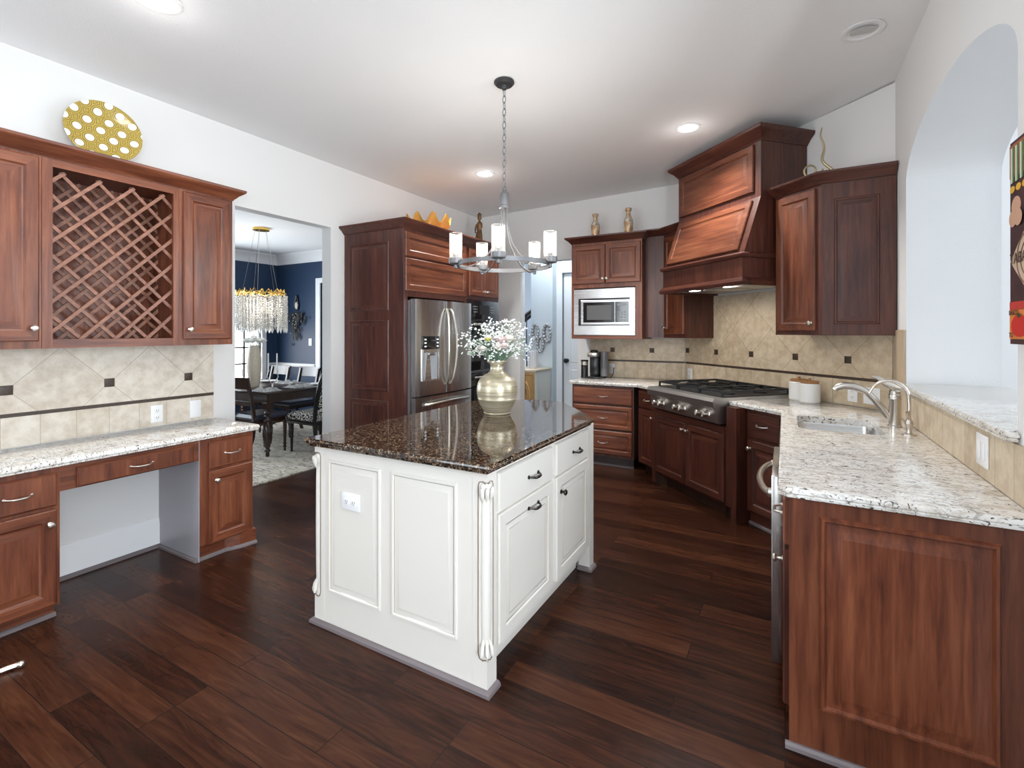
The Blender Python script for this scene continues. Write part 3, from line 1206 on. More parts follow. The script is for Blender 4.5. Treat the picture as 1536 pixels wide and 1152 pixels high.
dl_ = curved_door(.004, .447, .885, 1.775, 'fridge_door', steel)
dr_ = curved_door(.453, w - .004, .885, 1.775, 'fridge_door', steel)
fz = curved_door(.004, w - .004, .06, .872, 'freezer_drawer', steel)
for dd, x, s in ((dl_, .418, 1), (dr_, .486, 1)):
    k = MB()
    pts = []
    for i in range(21):
        u = i / 20
        pts.append((x + (-.030 if dd is dl_ else .030) * math.sin(math.pi * u), -.028 - .055 * math.sin(math.pi * u) ** .5, .965 + .735 * u))
    k.tube(pts, .0125, 10)
    k.build('handle', nickel, dd)
k = MB()
pts = [(.10 + .70 * i / 16, -.022 - .05 * math.sin(math.pi * i / 16) ** .4, .80 + .012 * math.sin(math.pi * i / 16)) for i in range(17)]
k.tube(pts, .014, 10)
k.build('handle', nickel, fz)
# dispenser in the left door
k = MB()
k.box(.075, .315, -.024, -.008, 1.315, 1.435, 0, bev=.003)
for i in range(3):
    k.box(.092, .118, -.0248, -.0235, 1.335 + i * .032, 1.346 + i * .032, 1)
    k.box(.272, .298, -.0248, -.0235, 1.335 + i * .032, 1.346 + i * .032, 1)
k.build('dispenser_display', [black_glass, plain('white_icon_print', (.8, .82, .85), .5, emit=(.8, .85, .9), estr=.6)], dl_)
k = MB()
for b_ in ((.075, .085, 1.02, 1.312), (.305, .315, 1.02, 1.312), (.085, .305, 1.02, 1.032), (.085, .305, 1.285, 1.312)):
    k.box(b_[0], b_[1], -.026, -.005, b_[2], b_[3], 0)
k.box(.085, .305, -.019, -.006, 1.032, 1.285, 1)
k.rings([[(.10, -.024, 1.033), (.19, -.024, 1.033), (.19, -.0195, 1.033), (.10, -.0195, 1.033)], [(.13, -.0245, 1.27), (.17, -.0245, 1.27), (.17, -.0195, 1.27), (.13, -.0195, 1.27)]], mi=0)
k.box(.15, .24, -.034, -.0195, 1.255, 1.284, 0, bev=.004)
k.build('dispenser_bay', [steel_h, plain('pale_grey_plastic', (.45, .50, .56), .3)], dl_)

# ------------------------------------------------------------------ BACK WALL
CB, CT = .888, .928        # underside / top of the perimeter stone
t = thing('drawer_cabinet', 'cherry base cabinet with three stacked drawers below the microwave', 'cabinet', (-2.10, 5.14, 0), 0)
w = .70
MB().box(0, w, 0, .605, .11, CB - .001).build('carcass', dwood_v, t, smooth=0)
MB().box(0.001, w - .02, .07, .08, 0, .1095).build('toe_board', dark_wood, t, smooth=0)
k = MB()
k.sweep([(0, 0), (.018, 0), (.016, .012), (.008, .02), (0, .02)], [(0.001, .07), (w - .02, .07)])
k.build('shoe_moulding', shoe_grey, t)
for z0, z1, lp in ((.685, .858, SLAB), (.415, .665, RAISED_S), (.145, .395, RAISED_S)):
    d = front('drawer', t, .018, w - .018, z0, z1, lp, [wood_h, wood_h])
    pull(d, .36, (z0 + z1) / 2)

# microwave wall cabinet
t = thing('microwave_cabinet', 'cherry wall cabinet with two doors above the built-in microwave', 'cabinet', (-2.175, 5.30, 0), 0)
w = .82
k = MB()
k.box(0, w, 0, .02, 1.975, 2.49, 0)
k.box(0, .032, 0, .02, 1.395, 1.975, 0)
k.box(.748, w, 0, .02, 1.395, 1.975, 0)
k.box(.032, .748, 0, .02, 1.395, 1.437, 1)
k.build('face_frame', WOOD, t, smooth=0)
k = MB()
k.box(0, w, .0205, .447, 1.98, 2.49, 0)
k.box(0, .018, .0205, .447, 1.395, 1.98, 0)
k.box(w - .018, w, .0205, .447, 1.395, 1.98, 0)
k.box(.018, w - .018, .0205, .447, 1.395, 1.42, 0)
k.build('carcass', dwood_v, t, smooth=0)
d = front('door', t, .012, .409, 2.022, 2.462, mats=WOOD)
knob(d, .388, 2.075)
d = front('door', t, .413, w - .012, 2.022, 2.462, mats=WOOD)
knob(d, .434, 2.075)
crown(t, [(0, .30), (0, 0), (w, 0), (w, .12)], 2.49, name='crown_moulding')

t = thing('microwave', 'stainless steel built-in microwave with trim frame in the cherry cabinet', 'microwave', (-2.142, 5.30, 0), 0)
w = .712
k = MB()
z0, z1 = 1.440, 1.960
k.box(0, w, -.012, -.001, z0, z0 + .105, 0)
k.box(0, w, -.012, -.001, z1 - .105, z1, 0)
k.box(0, .055, -.012, -.001, z0 + .105, z1 - .105, 0)
k.box(w - .055, w, -.012, -.001, z0 + .105, z1 - .105, 0)
k.box(.055, w - .055, .003, .006, z0 + .105, z1 - .105, 1)
k.build('trim_frame', [steel_h, black_plastic], t, smooth=0)
MB().box(.08, .65, .04, .40, z0 + .10, z1 - .10).build('oven_box', steel_side, t, smooth=0)
k = MB()
k.box(.085, .655, -.012, .003, z0 + .115, z1 - .125, 0, bev=.003)
k.box(.115, .485, -.0135, -.0115, z0 + .14, z1 - .15, 1)
k.box(.16, .45, -.0142, -.013, z0 + .17, z1 - .185, 2)
k.build('door', [steel_h, black_glass, plain('dark_door_mesh', (.10, .10, .10), .35)], t, smooth=0)
k = MB()
k.box(.49, .645, -.0137, -.0115, z0 + .14, z1 - .15, 0)
k.box(.515, .62, -.0142, -.0135, z1 - .195, z1 - .17, 1)
for i in range(3):
    for j in range(4):
        k.box(.52 + i * .035, .545 + i * .035, -.0142, -.0135, z0 + .155 + j * .03, z0 + .172 + j * .03, 1)
k.build('keypad', [black_glass, plain('grey_button_print', (.25, .26, .27), .5)], t, smooth=0)

# filler + corner wall cabinet left of the hood (diagonal front)
t = thing('corner_wall_cabinet', 'dark cherry diagonal corner wall cabinet left of the range hood, mostly behind it', 'cabinet', (0, 0, 0), 0)
fl = D(2.165, .35)
pA, pB, pC, pD_ = (-1.353, fl[1]), fl, D(1.79, .35), D(1.79, .004)
pE = D(2.248, .006)
k = MB()
k.prism([pA, pB, pC, pD_, pE, (-1.353, YB - .004)], 1.41, 2.52)
k.build('carcass', dwood_v, t, smooth=0)
dM = Matrix.Translation((*D(2.165, .35), 0)) @ rotz(-TH)
d = front('door', t, .02, .355, 1.45, 2.49, RAISED, MWOOD, 0, dM)
kk = MB(dM)
kk.lathe([(.011, 0), (.011, -.003), (.006, -.006), (.005, -.016), (.013, -.021), (.016, -.027), (.012, -.033), (.003, -.035)], (.046, -.02, 1.52), 14, axis='Y')
kk.build('knob', nickel, d)
crown(t, [pA, pB, pC, D(1.79, .05)], 2.5205)

# range hood
HA0 = 1.735
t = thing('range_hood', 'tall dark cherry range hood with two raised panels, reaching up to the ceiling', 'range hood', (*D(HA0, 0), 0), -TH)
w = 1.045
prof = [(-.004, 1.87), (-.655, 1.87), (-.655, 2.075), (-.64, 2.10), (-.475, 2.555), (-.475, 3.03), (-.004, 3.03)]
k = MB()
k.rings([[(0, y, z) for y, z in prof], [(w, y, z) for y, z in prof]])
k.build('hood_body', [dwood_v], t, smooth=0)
for zz, pr in ((2.06, [(0, 0), (.012, .004), (.022, .02), (.022, .03), (.010, .042), (0, .045)]),
               (1.845, [(0, 0), (.020, 0), (.028, .012), (.028, .03), (.016, .046), (.006, .058), (0, .062)])):
    k = MB()
    k.sweep([(o, zz + h) for o, h in pr], [(-.0005, -.004), (-.0005, -.6555), (w + .0005, -.6555), (w + .0005, -.004)])
    k.build('band_moulding', dwood_h, t)
k = MB()
k.sweep([(o * 1.15, 3.0 + h * 1.35) for o, h in CROWN], [(-.0005, -.004), (-.0005, -.4755), (w + .0005, -.4755), (w + .0005, -.004)])
k.rings([[(0, -.004, 3.0305), (0, -.47, 3.0305), (w, -.47, 3.0305), (w, -.004, 3.0305)], [(0, -.004, 3.10), (0, -.47, 3.10), (w, -.47, 3.10), (w, -.004, 3.10)]])
k.build('crown_moulding', dwood_h, t)
k = MB(T(0, -.4755, 0))
k.panel(.035, w - .065, 2.60, 2.985, RAISED)
k.build('raised_panel', [mwood_h, mwood_h], t)
ang = math.atan2(.165, .455)
k = MB(T(0, -.640, 2.10) @ Matrix.Rotation(-ang, 4, 'X'))
k.panel(.035, w - .065, .025, .455, RAISED)
k.build('raised_panel', [mwood_h, mwood_h], t)
k = MB()
k.box(.06, w - .06, -.60, -.06, 1.858, 1.8695, 0)
for i in range(3):
    k.box(.10 + i * .30, .36 + i * .30, -.50, -.15, 1.853, 1.858, 1)
k.build('filter_liner', [steel_h, steel_dark], t, smooth=0)
for hx in (.30, w - .30):
    k = MB()
    k.lathe([(.002, 1.8525), (.028, 1.8525), (.030, 1.8578)], (hx, -.54, 0), 20)
    k.build('hood_lamp', can_lens, t)
    ld = bpy.data.lights.new('hood_light', 'SPOT')
    ld.energy = 3.2
    ld.spot_size = R(140)
    ld.spot_blend = .6
    ld.shadow_soft_size = .04
    ld.color = (1, .93, .82)
    lo = bpy.data.objects.new('hood_light', ld)
    COL.objects.link(lo)
    lo.parent = t
    lo.location = (hx, -.54, 1.845)
    lo.rotation_euler = (R(18), 0, 0)

# right corner wall cabinet: diagonal door plus raised end panel facing the camera
t = thing('corner_wall_cabinet', 'dark cherry corner wall cabinet between the range hood and the arched opening', 'cabinet', (0, 0, 0), 0)
q0, q1, q2 = D(.668, .004), D(.668, .35), D(.265, .35)
EY = q2[1]
k = MB()
k.prism([q0, q1, q2, (WR - .004, EY), (WR - .004, CY - .004)], 1.452, 2.535)
k.build('carcass', dwood_v, t, smooth=0)
dM = Matrix.Translation((*q1, 0)) @ rotz(-TH)
d = front('door', t, .018, .362, 1.482, 2.515, RAISED, MWOOD, 0, dM)
kk = MB(dM)
kk.lathe([(.011, 0), (.011, -.003), (.006, -.006), (.005, -.016), (.013, -.021), (.016, -.027), (.012, -.033), (.003, -.035)], (.335, -.02, 1.54), 14, axis='Y')
kk.build('knob', nickel, d)
k = MB(T(0, EY, 0))
k.panel(q2[0] + .002, WR - .006, 1.452, 2.535, [(0, 0), (0, -.004), (.002, -.006)])
sp_ = k.build('end_panel', DWOOD, t)
k = MB(T(0, EY, 0))
k.panel(q2[0] + .075, WR - .095, 1.53, 2.42, [(0, -.006), (.006, -.013), (.014, -.013), (.020, -.0065), (.026, -.0065), (.052, -.014), (.056, -.014)])
k.build('raised_panel', DWOOD, sp_)
crown(t, [D(.669, .08), D(.669, .351), (q2[0] - .003, EY - .008), (WR - .008, EY - .008)], 2.5355)

# backsplash, back wall and diagonal wall
t = thing('tile_backsplash', 'beige travertine tile backsplash behind the coffee maker, under the microwave cabinet', 'backsplash', (-1.352, YB, 1.258), 0)
xa, xb = -2.11 + 1.352, -.985 + 1.352
MB().box(xa, xb, -.012, -.001, 1.140 - 1.258, 1.392 - 1.258).build('tile_field', tile_diag, t, smooth=0)
MB().box(xa, xb, -.012, -.001, CT + .001 - 1.258, 1.118 - 1.258).build('tile_row', tile_row, t, smooth=0)
MB().box(xa, xb, -.014, -.001, 1.1185 - 1.258, 1.1395 - 1.258).build('accent_border', mosaic, t, smooth=0)
for s in (-1, 0):
    MB().box(s * .47 - .027, s * .47 + .027, -.0145, -.0122, -.027, .027, bev=.002).build('accent_tile', mosaic, t)
t = thing('tile_backsplash', 'tan travertine tile backsplash on the angled wall behind the gas cooktop', 'backsplash', (*D(1.281, 0), 1.266), -TH)
xa, xb = -(2.245 - 1.281), 1.281 - .012
MB().box(xa, xb, -.012, -.001, 1.140 - 1.266, 1.842 - 1.266).build('tile_field', tile_diag, t, smooth=0)
MB().box(xa, xb, -.012, -.001, CT + .001 - 1.266, 1.118 - 1.266).build('tile_row', tile_row, t, smooth=0)
MB().box(xa, xb, -.014, -.001, 1.1185 - 1.266, 1.1395 - 1.266).build('accent_border', mosaic, t, smooth=0)
for s in (-.93, -.47, 0, .487, .95):
    MB().box(s - .027, s + .027, -.0145, -.0122, -.027, .027, bev=.002).build('accent_tile', mosaic, t)
# right wall: strip beside the arch and the low row under the sill
t = thing('tile_backsplash', 'tan tile row on the right wall between the sink counter and the granite sill', 'backsplash', (WR, 3.0, CT), R(-90))
MB().box(3.0 - 3.866, 3.0 - 1.99, -.012, -.001, .001, SILL - CT - .004).build('tile_row', tile_row, t, smooth=0)
MB().box(3.0 - 4.184, 3.0 - 3.8665, -.012, -.001, .001, 1.49 - CT).build('edge_tile', tile_plain, t, smooth=0)

# ------------------------------------------------------------------ DIAGONAL: base cabinets and range top
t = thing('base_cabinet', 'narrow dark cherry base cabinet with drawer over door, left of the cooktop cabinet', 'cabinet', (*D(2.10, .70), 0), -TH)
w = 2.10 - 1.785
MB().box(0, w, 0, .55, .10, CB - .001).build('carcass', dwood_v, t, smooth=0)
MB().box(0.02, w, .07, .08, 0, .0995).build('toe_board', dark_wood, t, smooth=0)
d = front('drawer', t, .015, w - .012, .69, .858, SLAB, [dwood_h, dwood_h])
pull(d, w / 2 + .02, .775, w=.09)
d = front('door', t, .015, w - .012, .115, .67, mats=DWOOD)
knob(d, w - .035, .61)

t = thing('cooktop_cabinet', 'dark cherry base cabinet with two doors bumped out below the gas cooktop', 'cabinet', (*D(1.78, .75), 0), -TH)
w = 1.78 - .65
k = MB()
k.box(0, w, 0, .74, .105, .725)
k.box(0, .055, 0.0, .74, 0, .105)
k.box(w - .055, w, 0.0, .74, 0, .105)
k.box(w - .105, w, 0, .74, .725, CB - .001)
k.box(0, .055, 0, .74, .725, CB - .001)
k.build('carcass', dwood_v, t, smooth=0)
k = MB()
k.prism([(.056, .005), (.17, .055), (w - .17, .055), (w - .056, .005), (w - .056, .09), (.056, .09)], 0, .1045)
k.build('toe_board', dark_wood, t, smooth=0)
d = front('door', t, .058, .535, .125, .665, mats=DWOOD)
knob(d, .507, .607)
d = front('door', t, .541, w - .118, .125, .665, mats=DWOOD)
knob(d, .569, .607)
k = MB()
k.box(.058, w - .118, -.008, -.0005, .675, .725)
k.build('apron', dwood_h, t, smooth=0)

t = thing('base_cabinet', 'dark cherry base cabinet with one drawer over one door, right of the cooktop', 'cabinet', (*D(.64, .655), 0), -TH)
w = .64 - .325
MB().box(0, w, 0, .62, .10, CB - .001).build('carcass', dwood_v, t, smooth=0)
MB().box(0, w - .03, .03, .04, 0, .0995).build('toe_board', dwood_h, t, smooth=0)
k = MB()
k.sweep([(0, 0), (.018, 0), (.016, .012), (.008, .02), (0, .02)], [(0.0, .03), (w - .03, .03)])
k.build('shoe_moulding', shoe_grey, t)
d = front('drawer', t, .02, w + .0, .672, .862, SLAB, [dwood_h, dwood_h])
pull(d, .165, .775, w=.10)
d = front('door', t, .02, w + .0, .115, .65, mats=DWOOD)
knob(d, .05, .59)

RA0, RA1 = 1.715, .790
t = thing('gas_cooktop', 'stainless steel gas cooktop with six front knobs and black grates', 'cooktop', (*D(RA0, 0), 0), -TH)
w = RA0 - RA1
k = MB()
k.rings([[(0, y, z) for y, z in ((-.02, .74), (-.79, .74), (-.80, .75), (-.815, .86), (-.845, .875), (-.85, .92), (-.835, .948), (-.02, .948))],
         [(w, y, z) for y, z in ((-.02, .74), (-.79, .74), (-.80, .75), (-.815, .86), (-.845, .875), (-.85, .92), (-.835, .948), (-.02, .948))]])
k.build('cooktop_body', steel_dark, t, smooth=20)
k = MB()
k.box(.02, w - .02, -.74, -.05, .9485, .954)
k.build('burner_tray', cast_iron, t, smooth=0)
k = MB()
k.box(.0, w, -.048, -.02, .9485, .985, bev=.003)
k.build('back_trim', steel_h, t)
for i in range(3):
    for s in (-1, 1):
        kx = .155 + i * (w - .31) / 2 + s * .042
        k = MB(T(kx, -.808, .803) @ Matrix.Rotation(R(-7), 4, 'X'))
        k.lathe([(.034, .004), (.034, -.006), (.028, -.010), (.026, -.014), (.023, -.050), (.020, -.055), (.002, -.056)], (0, 0, 0), 20, axis='Y')
        k.box(-.005, .005, -.060, -.050, -.021, .021)
        k.build('knob', nickel, t)
for i in range(3):
    bx = .165 + i * (w - .33) / 2
    for by in (-.56, -.23):
        k = MB()
        k.lathe([(.055, .954), (.055, .966), (.040, .970), (.040, .980), (.034, .984), (.002, .984)], (bx, by, 0), 20)
        k.build('burner', cast_iron, t)
for i in range(3):
    g0 = .022 + i * (w - .044) / 3 + .003
    g1 = .022 + (i + 1) * (w - .044) / 3 - .003
    k = MB()
    y0, y1, zt0, zt1 = -.735, -.055, .984, 1.0
    for xx in (g0, g1 - .013):
        k.box(xx, xx + .013, y0, y1, zt0, zt1)
    for yy in (y0, y1 - .013, -.40):
        k.box(g0 + .013, g1 - .013, yy, yy + .013, zt0, zt1)
    gx = (g0 + g1) / 2
    for by in (-.56, -.23):
        k.box(gx - .006, gx + .006, by + .055, by + .15, zt0 + .002, zt1)
        k.box(gx - .006, gx + .006, by - .15, by - .055, zt0 + .002, zt1)
        k.box(g0 + .013, gx - .05, by - .006, by + .006, zt0 + .002, zt1)
        k.box(gx + .05, g1 - .013, by - .006, by + .006, zt0 + .002, zt1)
    for xx in (g0, g1 - .013):
        for yy in (y0, y1 - .013):
            k.box(xx, xx + .013, yy, yy + .013, .9545, zt0)
    k.build('grate', cast_iron, t, smooth=0)

# perimeter stone tops (two pieces, either side of the cooktop)
EDGE = [(.012, 0), (.004, .08), (.002, .28), (.006, .38), (0, .5), (0, .75), (.004, .92), (.014, 1)]
cl = (-1.362, 5.105)
slab('granite_countertop', 'pale granite countertop under the coffee maker, left of the cooktop',
     [(-2.13, YB - .003), (-2.13, 5.105), cl, D(1.722, .735), D(1.722, .004), D(2.246, .005)], CB, CT, gran_l, EDGE)
sx0, sx1, sy0, sy1 = .065, .470, 3.21, 3.72


def rrect(x0, x1, y0, y1, r, n_=6):
    out = []
    for cx, cy, a0 in ((x1 - r, y1 - r, 0), (x0 + r, y1 - r, 90), (x0 + r, y0 + r, 180), (x1 - r, y0 + r, 270)):
        for i in range(n_ + 1):
            a = R(a0 + 90 * i / n_)
            out.append((cx + r * math.cos(a), cy + r * math.sin(a)))
    return out


hole = rrect(sx0, sx1, sy0, sy1, .06)
PEN = 1.985
slab('granite_countertop', 'pale speckled granite countertop with the sink, running forward along the right wall',
     [D(.783, .004), D(.783, .70), (-.025, 3.886), (-.025, PEN + .03), (.005, PEN), (WR - .002, PEN), (WR - .002, CY - .004)], CB, CT, gran_l, EDGE, hole)
# sink bowl
t = thing('sink', 'undermount stainless steel sink in the right granite countertop', 'sink', (0, 0, 0))
k = MB()
rws = []
for ins, z in ((-.02, CB - .001), (-.003, CB - .001), (.0, CB - .012), (.012, CB - .17), (.03, CB - .195), (.12, CB - .20)):
    rws.append([(x, y, z) for x, y in rrect(sx0 + ins, sx1 - ins, sy0 + ins, sy1 - ins, max(.02, .06 - ins))])
k.rings(rws, cap0=False)
k.build('bowl', steel_h, t, smooth=40)
k = MB()
k.lathe([(.045, CB - .1995), (.045, CB - .196), (.03, CB - .197), (.002, CB - .198)], ((sx0 + sx1) / 2, (sy0 + sy1) / 2, 0), 20)
k.build('drain', nickel, t)

# ------------------------------------------------------------------ RIGHT RUN: sink base, dishwasher, end cabinet
t = thing('sink_cabinet', 'dark cherry sink base cabinet in the right run behind the dishwasher', 'cabinet', (0.0, 3.91, 0), R(-90))
w = 3.91 - 2.885
k = MB()
k.box(0, w, 0, .655, .10, .64)
k.box(0, w, 0, .03, .64, CB - .001)
k.box(0, .018, .03, .655, .64, CB - .001)
k.box(w - .018, w, .03, .655, .64, CB - .001)
k.box(.018, w - .018, .637, .655, .64, CB - .001)
k.build('carcass', dwood_v, t, smooth=0)
MB().box(0.06, w, .07, .08, 0, .0995).build('toe_board', dark_wood, t, smooth=0)
for a, b_ in ((.06, .53), (.54, w - .012)):
    d = front('door', t, a, b_, .115, .68, mats=DWOOD)
    knob(d, (b_ - .035) if a < .3 else (a + .035), .62)
    front('false_drawer_front', t, a, b_, .70, .862, SLAB, [dwood_h, dwood_h])

t = thing('dishwasher', 'stainless steel dishwasher with arched handle in the right run, seen edge on', 'dishwasher', (0.0, 2.88, 0), R(-90))
w = .60
MB().box(.004, w - .004, .0, .60, .10, CB - .004).build('tub', steel_side, t, smooth=0)
MB().box(.004, w - .004, .06, .55, .0, .0995).build('kick_plate', black_plastic, t, smooth=0)
dd = MB().box(.004, w - .002, -.050, -.001, .115, CB - .006, bev=.004).build('door', steel, t)
k = MB()
pts = [(.04 + (w - .08) * i / 18, -.054 - .050 * math.sin(math.pi * i / 18) ** .6, .80) for i in range(19)]
k.tube(pts, .0135, 10)
for xx in (.045, w - .045):
    k.lathe([(.02, -.050), (.02, -.062), (.014, -.066)], (xx, 0, .80), 12, axis='Y')
k.build('handle', nickel, dd)

t = thing('end_cabinet', 'cherry end cabinet of the right counter run with a large raised panel facing the room', 'cabinet', (0.012, 2.275, 0), R(-90))
w = 2.275 - 2.012
MB().box(0, w, .0, .643, .10, CB - .001).build('carcass', dwood_v, t, smooth=0)
MB().box(0.0, w, .06, .07, 0, .0995).build('toe_board', dark_wood, t, smooth=0)
d = front('drawer', t, .01, w - .035, .70, .862, SLAB)
pull(d, .14, .80, w=.10)
d = front('door', t, .01, w - .035, .115, .68, FLAT, mats=DWOOD)
knob(d, w - .07, .63)
# end panel: front faces world -Y; in the local frame that is +x
k = MB(T(w, 0, 0) @ rotz(R(90)))
k.panel(.0, .646, 0.0, CB - .001, [(0, 0), (0, -.010), (.002, -.012)])
ep = k.build('end_panel', MWOOD, t)
k = MB(T(w, 0, 0) @ rotz(R(90)))
k.panel(.092, .556, .165, .838, [(0, -.012), (.006, -.024), (.014, -.024), (.020, -.0125), (.026, -.0125), (.064, -.026), (.067, -.026)])
k.build('raised_panel', [wood_v, wood_v], ep)
k = MB(T(w, 0, 0) @ rotz(R(90)))
k.sweep([(.012, 0), (.030, 0), (.028, .012), (.020, .02), (.012, .02)], [(-.012, 0), (.646, 0)])
k.build('shoe_moulding', shoe_grey, t)

# granite sill of the arch
slab('granite_sill', 'pale granite sill slab on the half wall under the arched opening',
     [(WR - .04, A0 - .03), (WR - .04, A0 + .02), (WR - .04, A1 - .003), (WR + .003, A1 - .003), (XO + .03, A1 - .006), (XO + .03, A0 + .006), (WR - .004, A0 + .006), (WR - .004, A0 - .03)][::-1], SILL + .001, SILL + .036, gran_l, EDGE)

# outlets on the right side
outlet('light_switch', 'white double switch plate on the tile below the arch sill, right of the faucet', (WR - .0125, 2.45, 1.035), R(-90), 'switch', w=.115, h=.12)
def dout(name, label, a, z, **kw):
    p = D(a, .0125)
    return outlet(name, label, (p[0], p[1], z), -TH, **kw)
dout('wall_outlet', 'white duplex outlet on the tile left of the faucet, beside the wider plate', .292, 1.017)
dout('light_switch', 'white switch plate on the tile directly behind the faucet', .150, 1.017, kind='switch', w=.12)
dout('wall_outlet', 'white outlet on the tile just left behind the cooktop', 2.165, 1.01)
outlet('wall_outlet', 'white outlet with a plug on the tile right of the coffee maker', (-1.86 + .03, YB - .0125, 1.03), 0)

# faucet
t = thing('faucet', 'brushed nickel pull-out faucet with top lever behind the sink', 'faucet', (.555, 3.55, CT), R(180))
k = MB()
k.lathe([(.036, 0), (.036, .006), (.031, .010), (.030, .155), (.032, .158), (.032, .164), (.030, .168), (.030, .185), (.027, .188), (.027, .205), (.02, .212), (.002, .213)], (0, 0, 0), 24)
k.build('body', faucet_nickel, t)
k = MB()
k.tube([(.018, 0, .035), (.05, 0, .085), (.095, 0, .15), (.125, 0, .185)], [.017, .018, .0185, .019], 12)
k.build('spout', faucet_nickel, t)
k = MB()
k.tube([(.127, 0, .187), (.155, 0, .205), (.20, 0, .222), (.245, 0, .224), (.28, 0, .212), (.292, 0, .196)], [.019, .021, .022, .022, .021, .018], 12)
k.build('spray_head', faucet_nickel, t)
k = MB()
k.tube([(-.022, 0, .218), (.01, 0, .228), (.05, 0, .255), (.085, 0, .282), (.11, 0, .288)], [.012, .022, .017, .012, .006], 10)
k.build('lever', faucet_nickel, t)
t = thing('filtered_water_tap', 'slim nickel filtered water tap with high curved spout, right of the main faucet', 'tap', (.575, 3.29, CT), R(180))
k = MB()
k.lathe([(.034, 0), (.032, .006), (.014, .012), (.012, .02), (.016, .05), (.020, .062), (.016, .075), (.010, .085), (.008, .10)], (0, 0, 0), 18)
k.build('body', faucet_nickel, t)
k = MB()
k.tube([(.004, .012, .085), (.014, .03, .125)], [.004, .006], 8)
k.build('lever', faucet_nickel, t)
k = MB()
pts = [(0, 0, .10), (0, 0, .17), (0.002, 0, .20)]
for i in range(1, 15):
    a = math.pi * i / 14 * .87
    pts.append((.085 - .083 * math.cos(a), 0, .20 + .085 * math.sin(a)))
pts.append((pts[-1][0] + .012, 0, pts[-1][2] - .022))
k.tube(pts, [.008] * (len(pts) - 4) + [.007, .0065, .006, .0055], 10)
k.build('spout', faucet_nickel, t)

# canisters
def canister(a, d_, label):
    p = D(a, d_)
    t = thing('canister', label, 'canister', (p[0], p[1], CT), 0, None)
    k = MB()
    prof = [(.002, 0), (.066, 0), (.072, .006)]
    for i in range(9):
        z = .012 + i * .014
        prof += [(.0735, z), (.0715, z + .007)]
    prof += [(.072, .14), (.066, .148), (.002, .148)]
    k.lathe(prof, (0, 0, 0), 32, cap0=False, cap1=False)
    k.build('jar', ceramic, t)
    k = MB()
    k.lathe([(.002, .1485), (.062, .1485), (.066, .152), (.066, .160), (.060, .166), (.018, .169), (.010, .172), (.012, .180), (.010, .186), (.002, .188)], (0, 0, 0), 28, cap0=False, cap1=False)
    k.build('lid', lid_wood, t)
    return t


canister(.665, .115, 'white ceramic canister with wooden lid beside the cooktop, left one of the pair')
canister(.525, .165, 'white ceramic canister with wooden lid, right one of the pair on the granite counter')

# coffee maker and grinder on the back counter
t = thing('coffee_maker', 'black and chrome coffee maker on the back counter below the microwave', 'coffee maker', (-1.955, 5.52, CT), 0)
k = MB()
k.box(-.075, .085, -.12, .12, 0, .022, 0, bev=.006)
k.build('base', black_plastic, t)
k = MB()
k.box(-.07, .035, -.03, .11, .0225, .25, 0, bev=.012)
k.build('brew_tower', black_plastic, t)
k = MB()
k.box(-.078, .038, -.085, .11, .2505, .305, 0, bev=.010)
k.lathe([(.02, .306), (.045, .306), (.045, .325), (.01, .335)], (-.03, 0.02, 0), 16, mi=1)
k.build('brew_head', [nickel, bronze], t)
k = MB()
k.lathe([(.002, .0), (.046, 0), (.046, .275), (.048, .276), (.048, .29), (.002, .292)], (.085, .05, .0225), 24, cap0=False, cap1=False)
k.build('water_tank', plain('smoked_grey_plastic', (.16, .16, .17), .2), t)
k = MB()
k.lathe([(.002, .0235), (.028, .0235), (.03, .026), (.002, .027)], (-.02, -.08, 0), 18, cap0=False, cap1=False)
k.build('drip_tray', nickel, t)
t = thing('milk_frother', 'black cylindrical milk frother left of the coffee maker', 'milk frother', (-2.092, 5.50, CT), 0)
k = MB()
k.lathe([(.002, 0), (.044, 0), (.046, .006), (.042, .012), (.040, .15), (.002, .151)], (0, 0, 0), 22, cap0=False, cap1=False)
k.build('jug', black_plastic, t)
k = MB()
k.lathe([(.040, .1515), (.041, .195), (.002, .196)], (0, 0, 0), 22)
k.build('chrome_collar', nickel, t)
k = MB()
k.lathe([(.044, .1965), (.046, .205), (.040, .212), (.002, .213)], (0, 0, 0), 22)
k.build('lid', black_plastic, t)
k = MB()
k.tube([(-1.81, 5.728, 1.03), (-1.79, 5.69, 1.045), (-1.775, 5.64, 1.03), (-1.77, 5.60, .985), (-1.775, 5.57, CT + .03), (-1.785, 5.55, CT + .006), (-1.80, 5.60, CT + .006)], .005, 8)
o = k.build('power_cord', black_plastic)
tag(o, 'looped black power cord between the coffee maker and the outlet', 'cord')

# ------------------------------------------------------------------ ISLAND
IX0, IX1, IY0, IY1 = -2.095, -1.055, 1.675, 2.93
IU, IT = .905, .947
t = thing('kitchen_island', 'cream painted kitchen island with raised panels, in the middle of the room', 'island', (0, 0, 0))
k = MB()
k.box(IX0 + .012, IX1 - .02, IY0 + .012, 2.88, .115, IU - .001)
k.box(IX0 + .012, IX1 - .09, IY0 + .012, 2.86, 0, .1149)
k.prism([(IX0 + .012, 2.88), (IX1 - .02, 2.88), (-1.45, 3.12), (-1.75, 3.12)], .0, IU - .001)
k.build('carcass', cream, t, smooth=0)
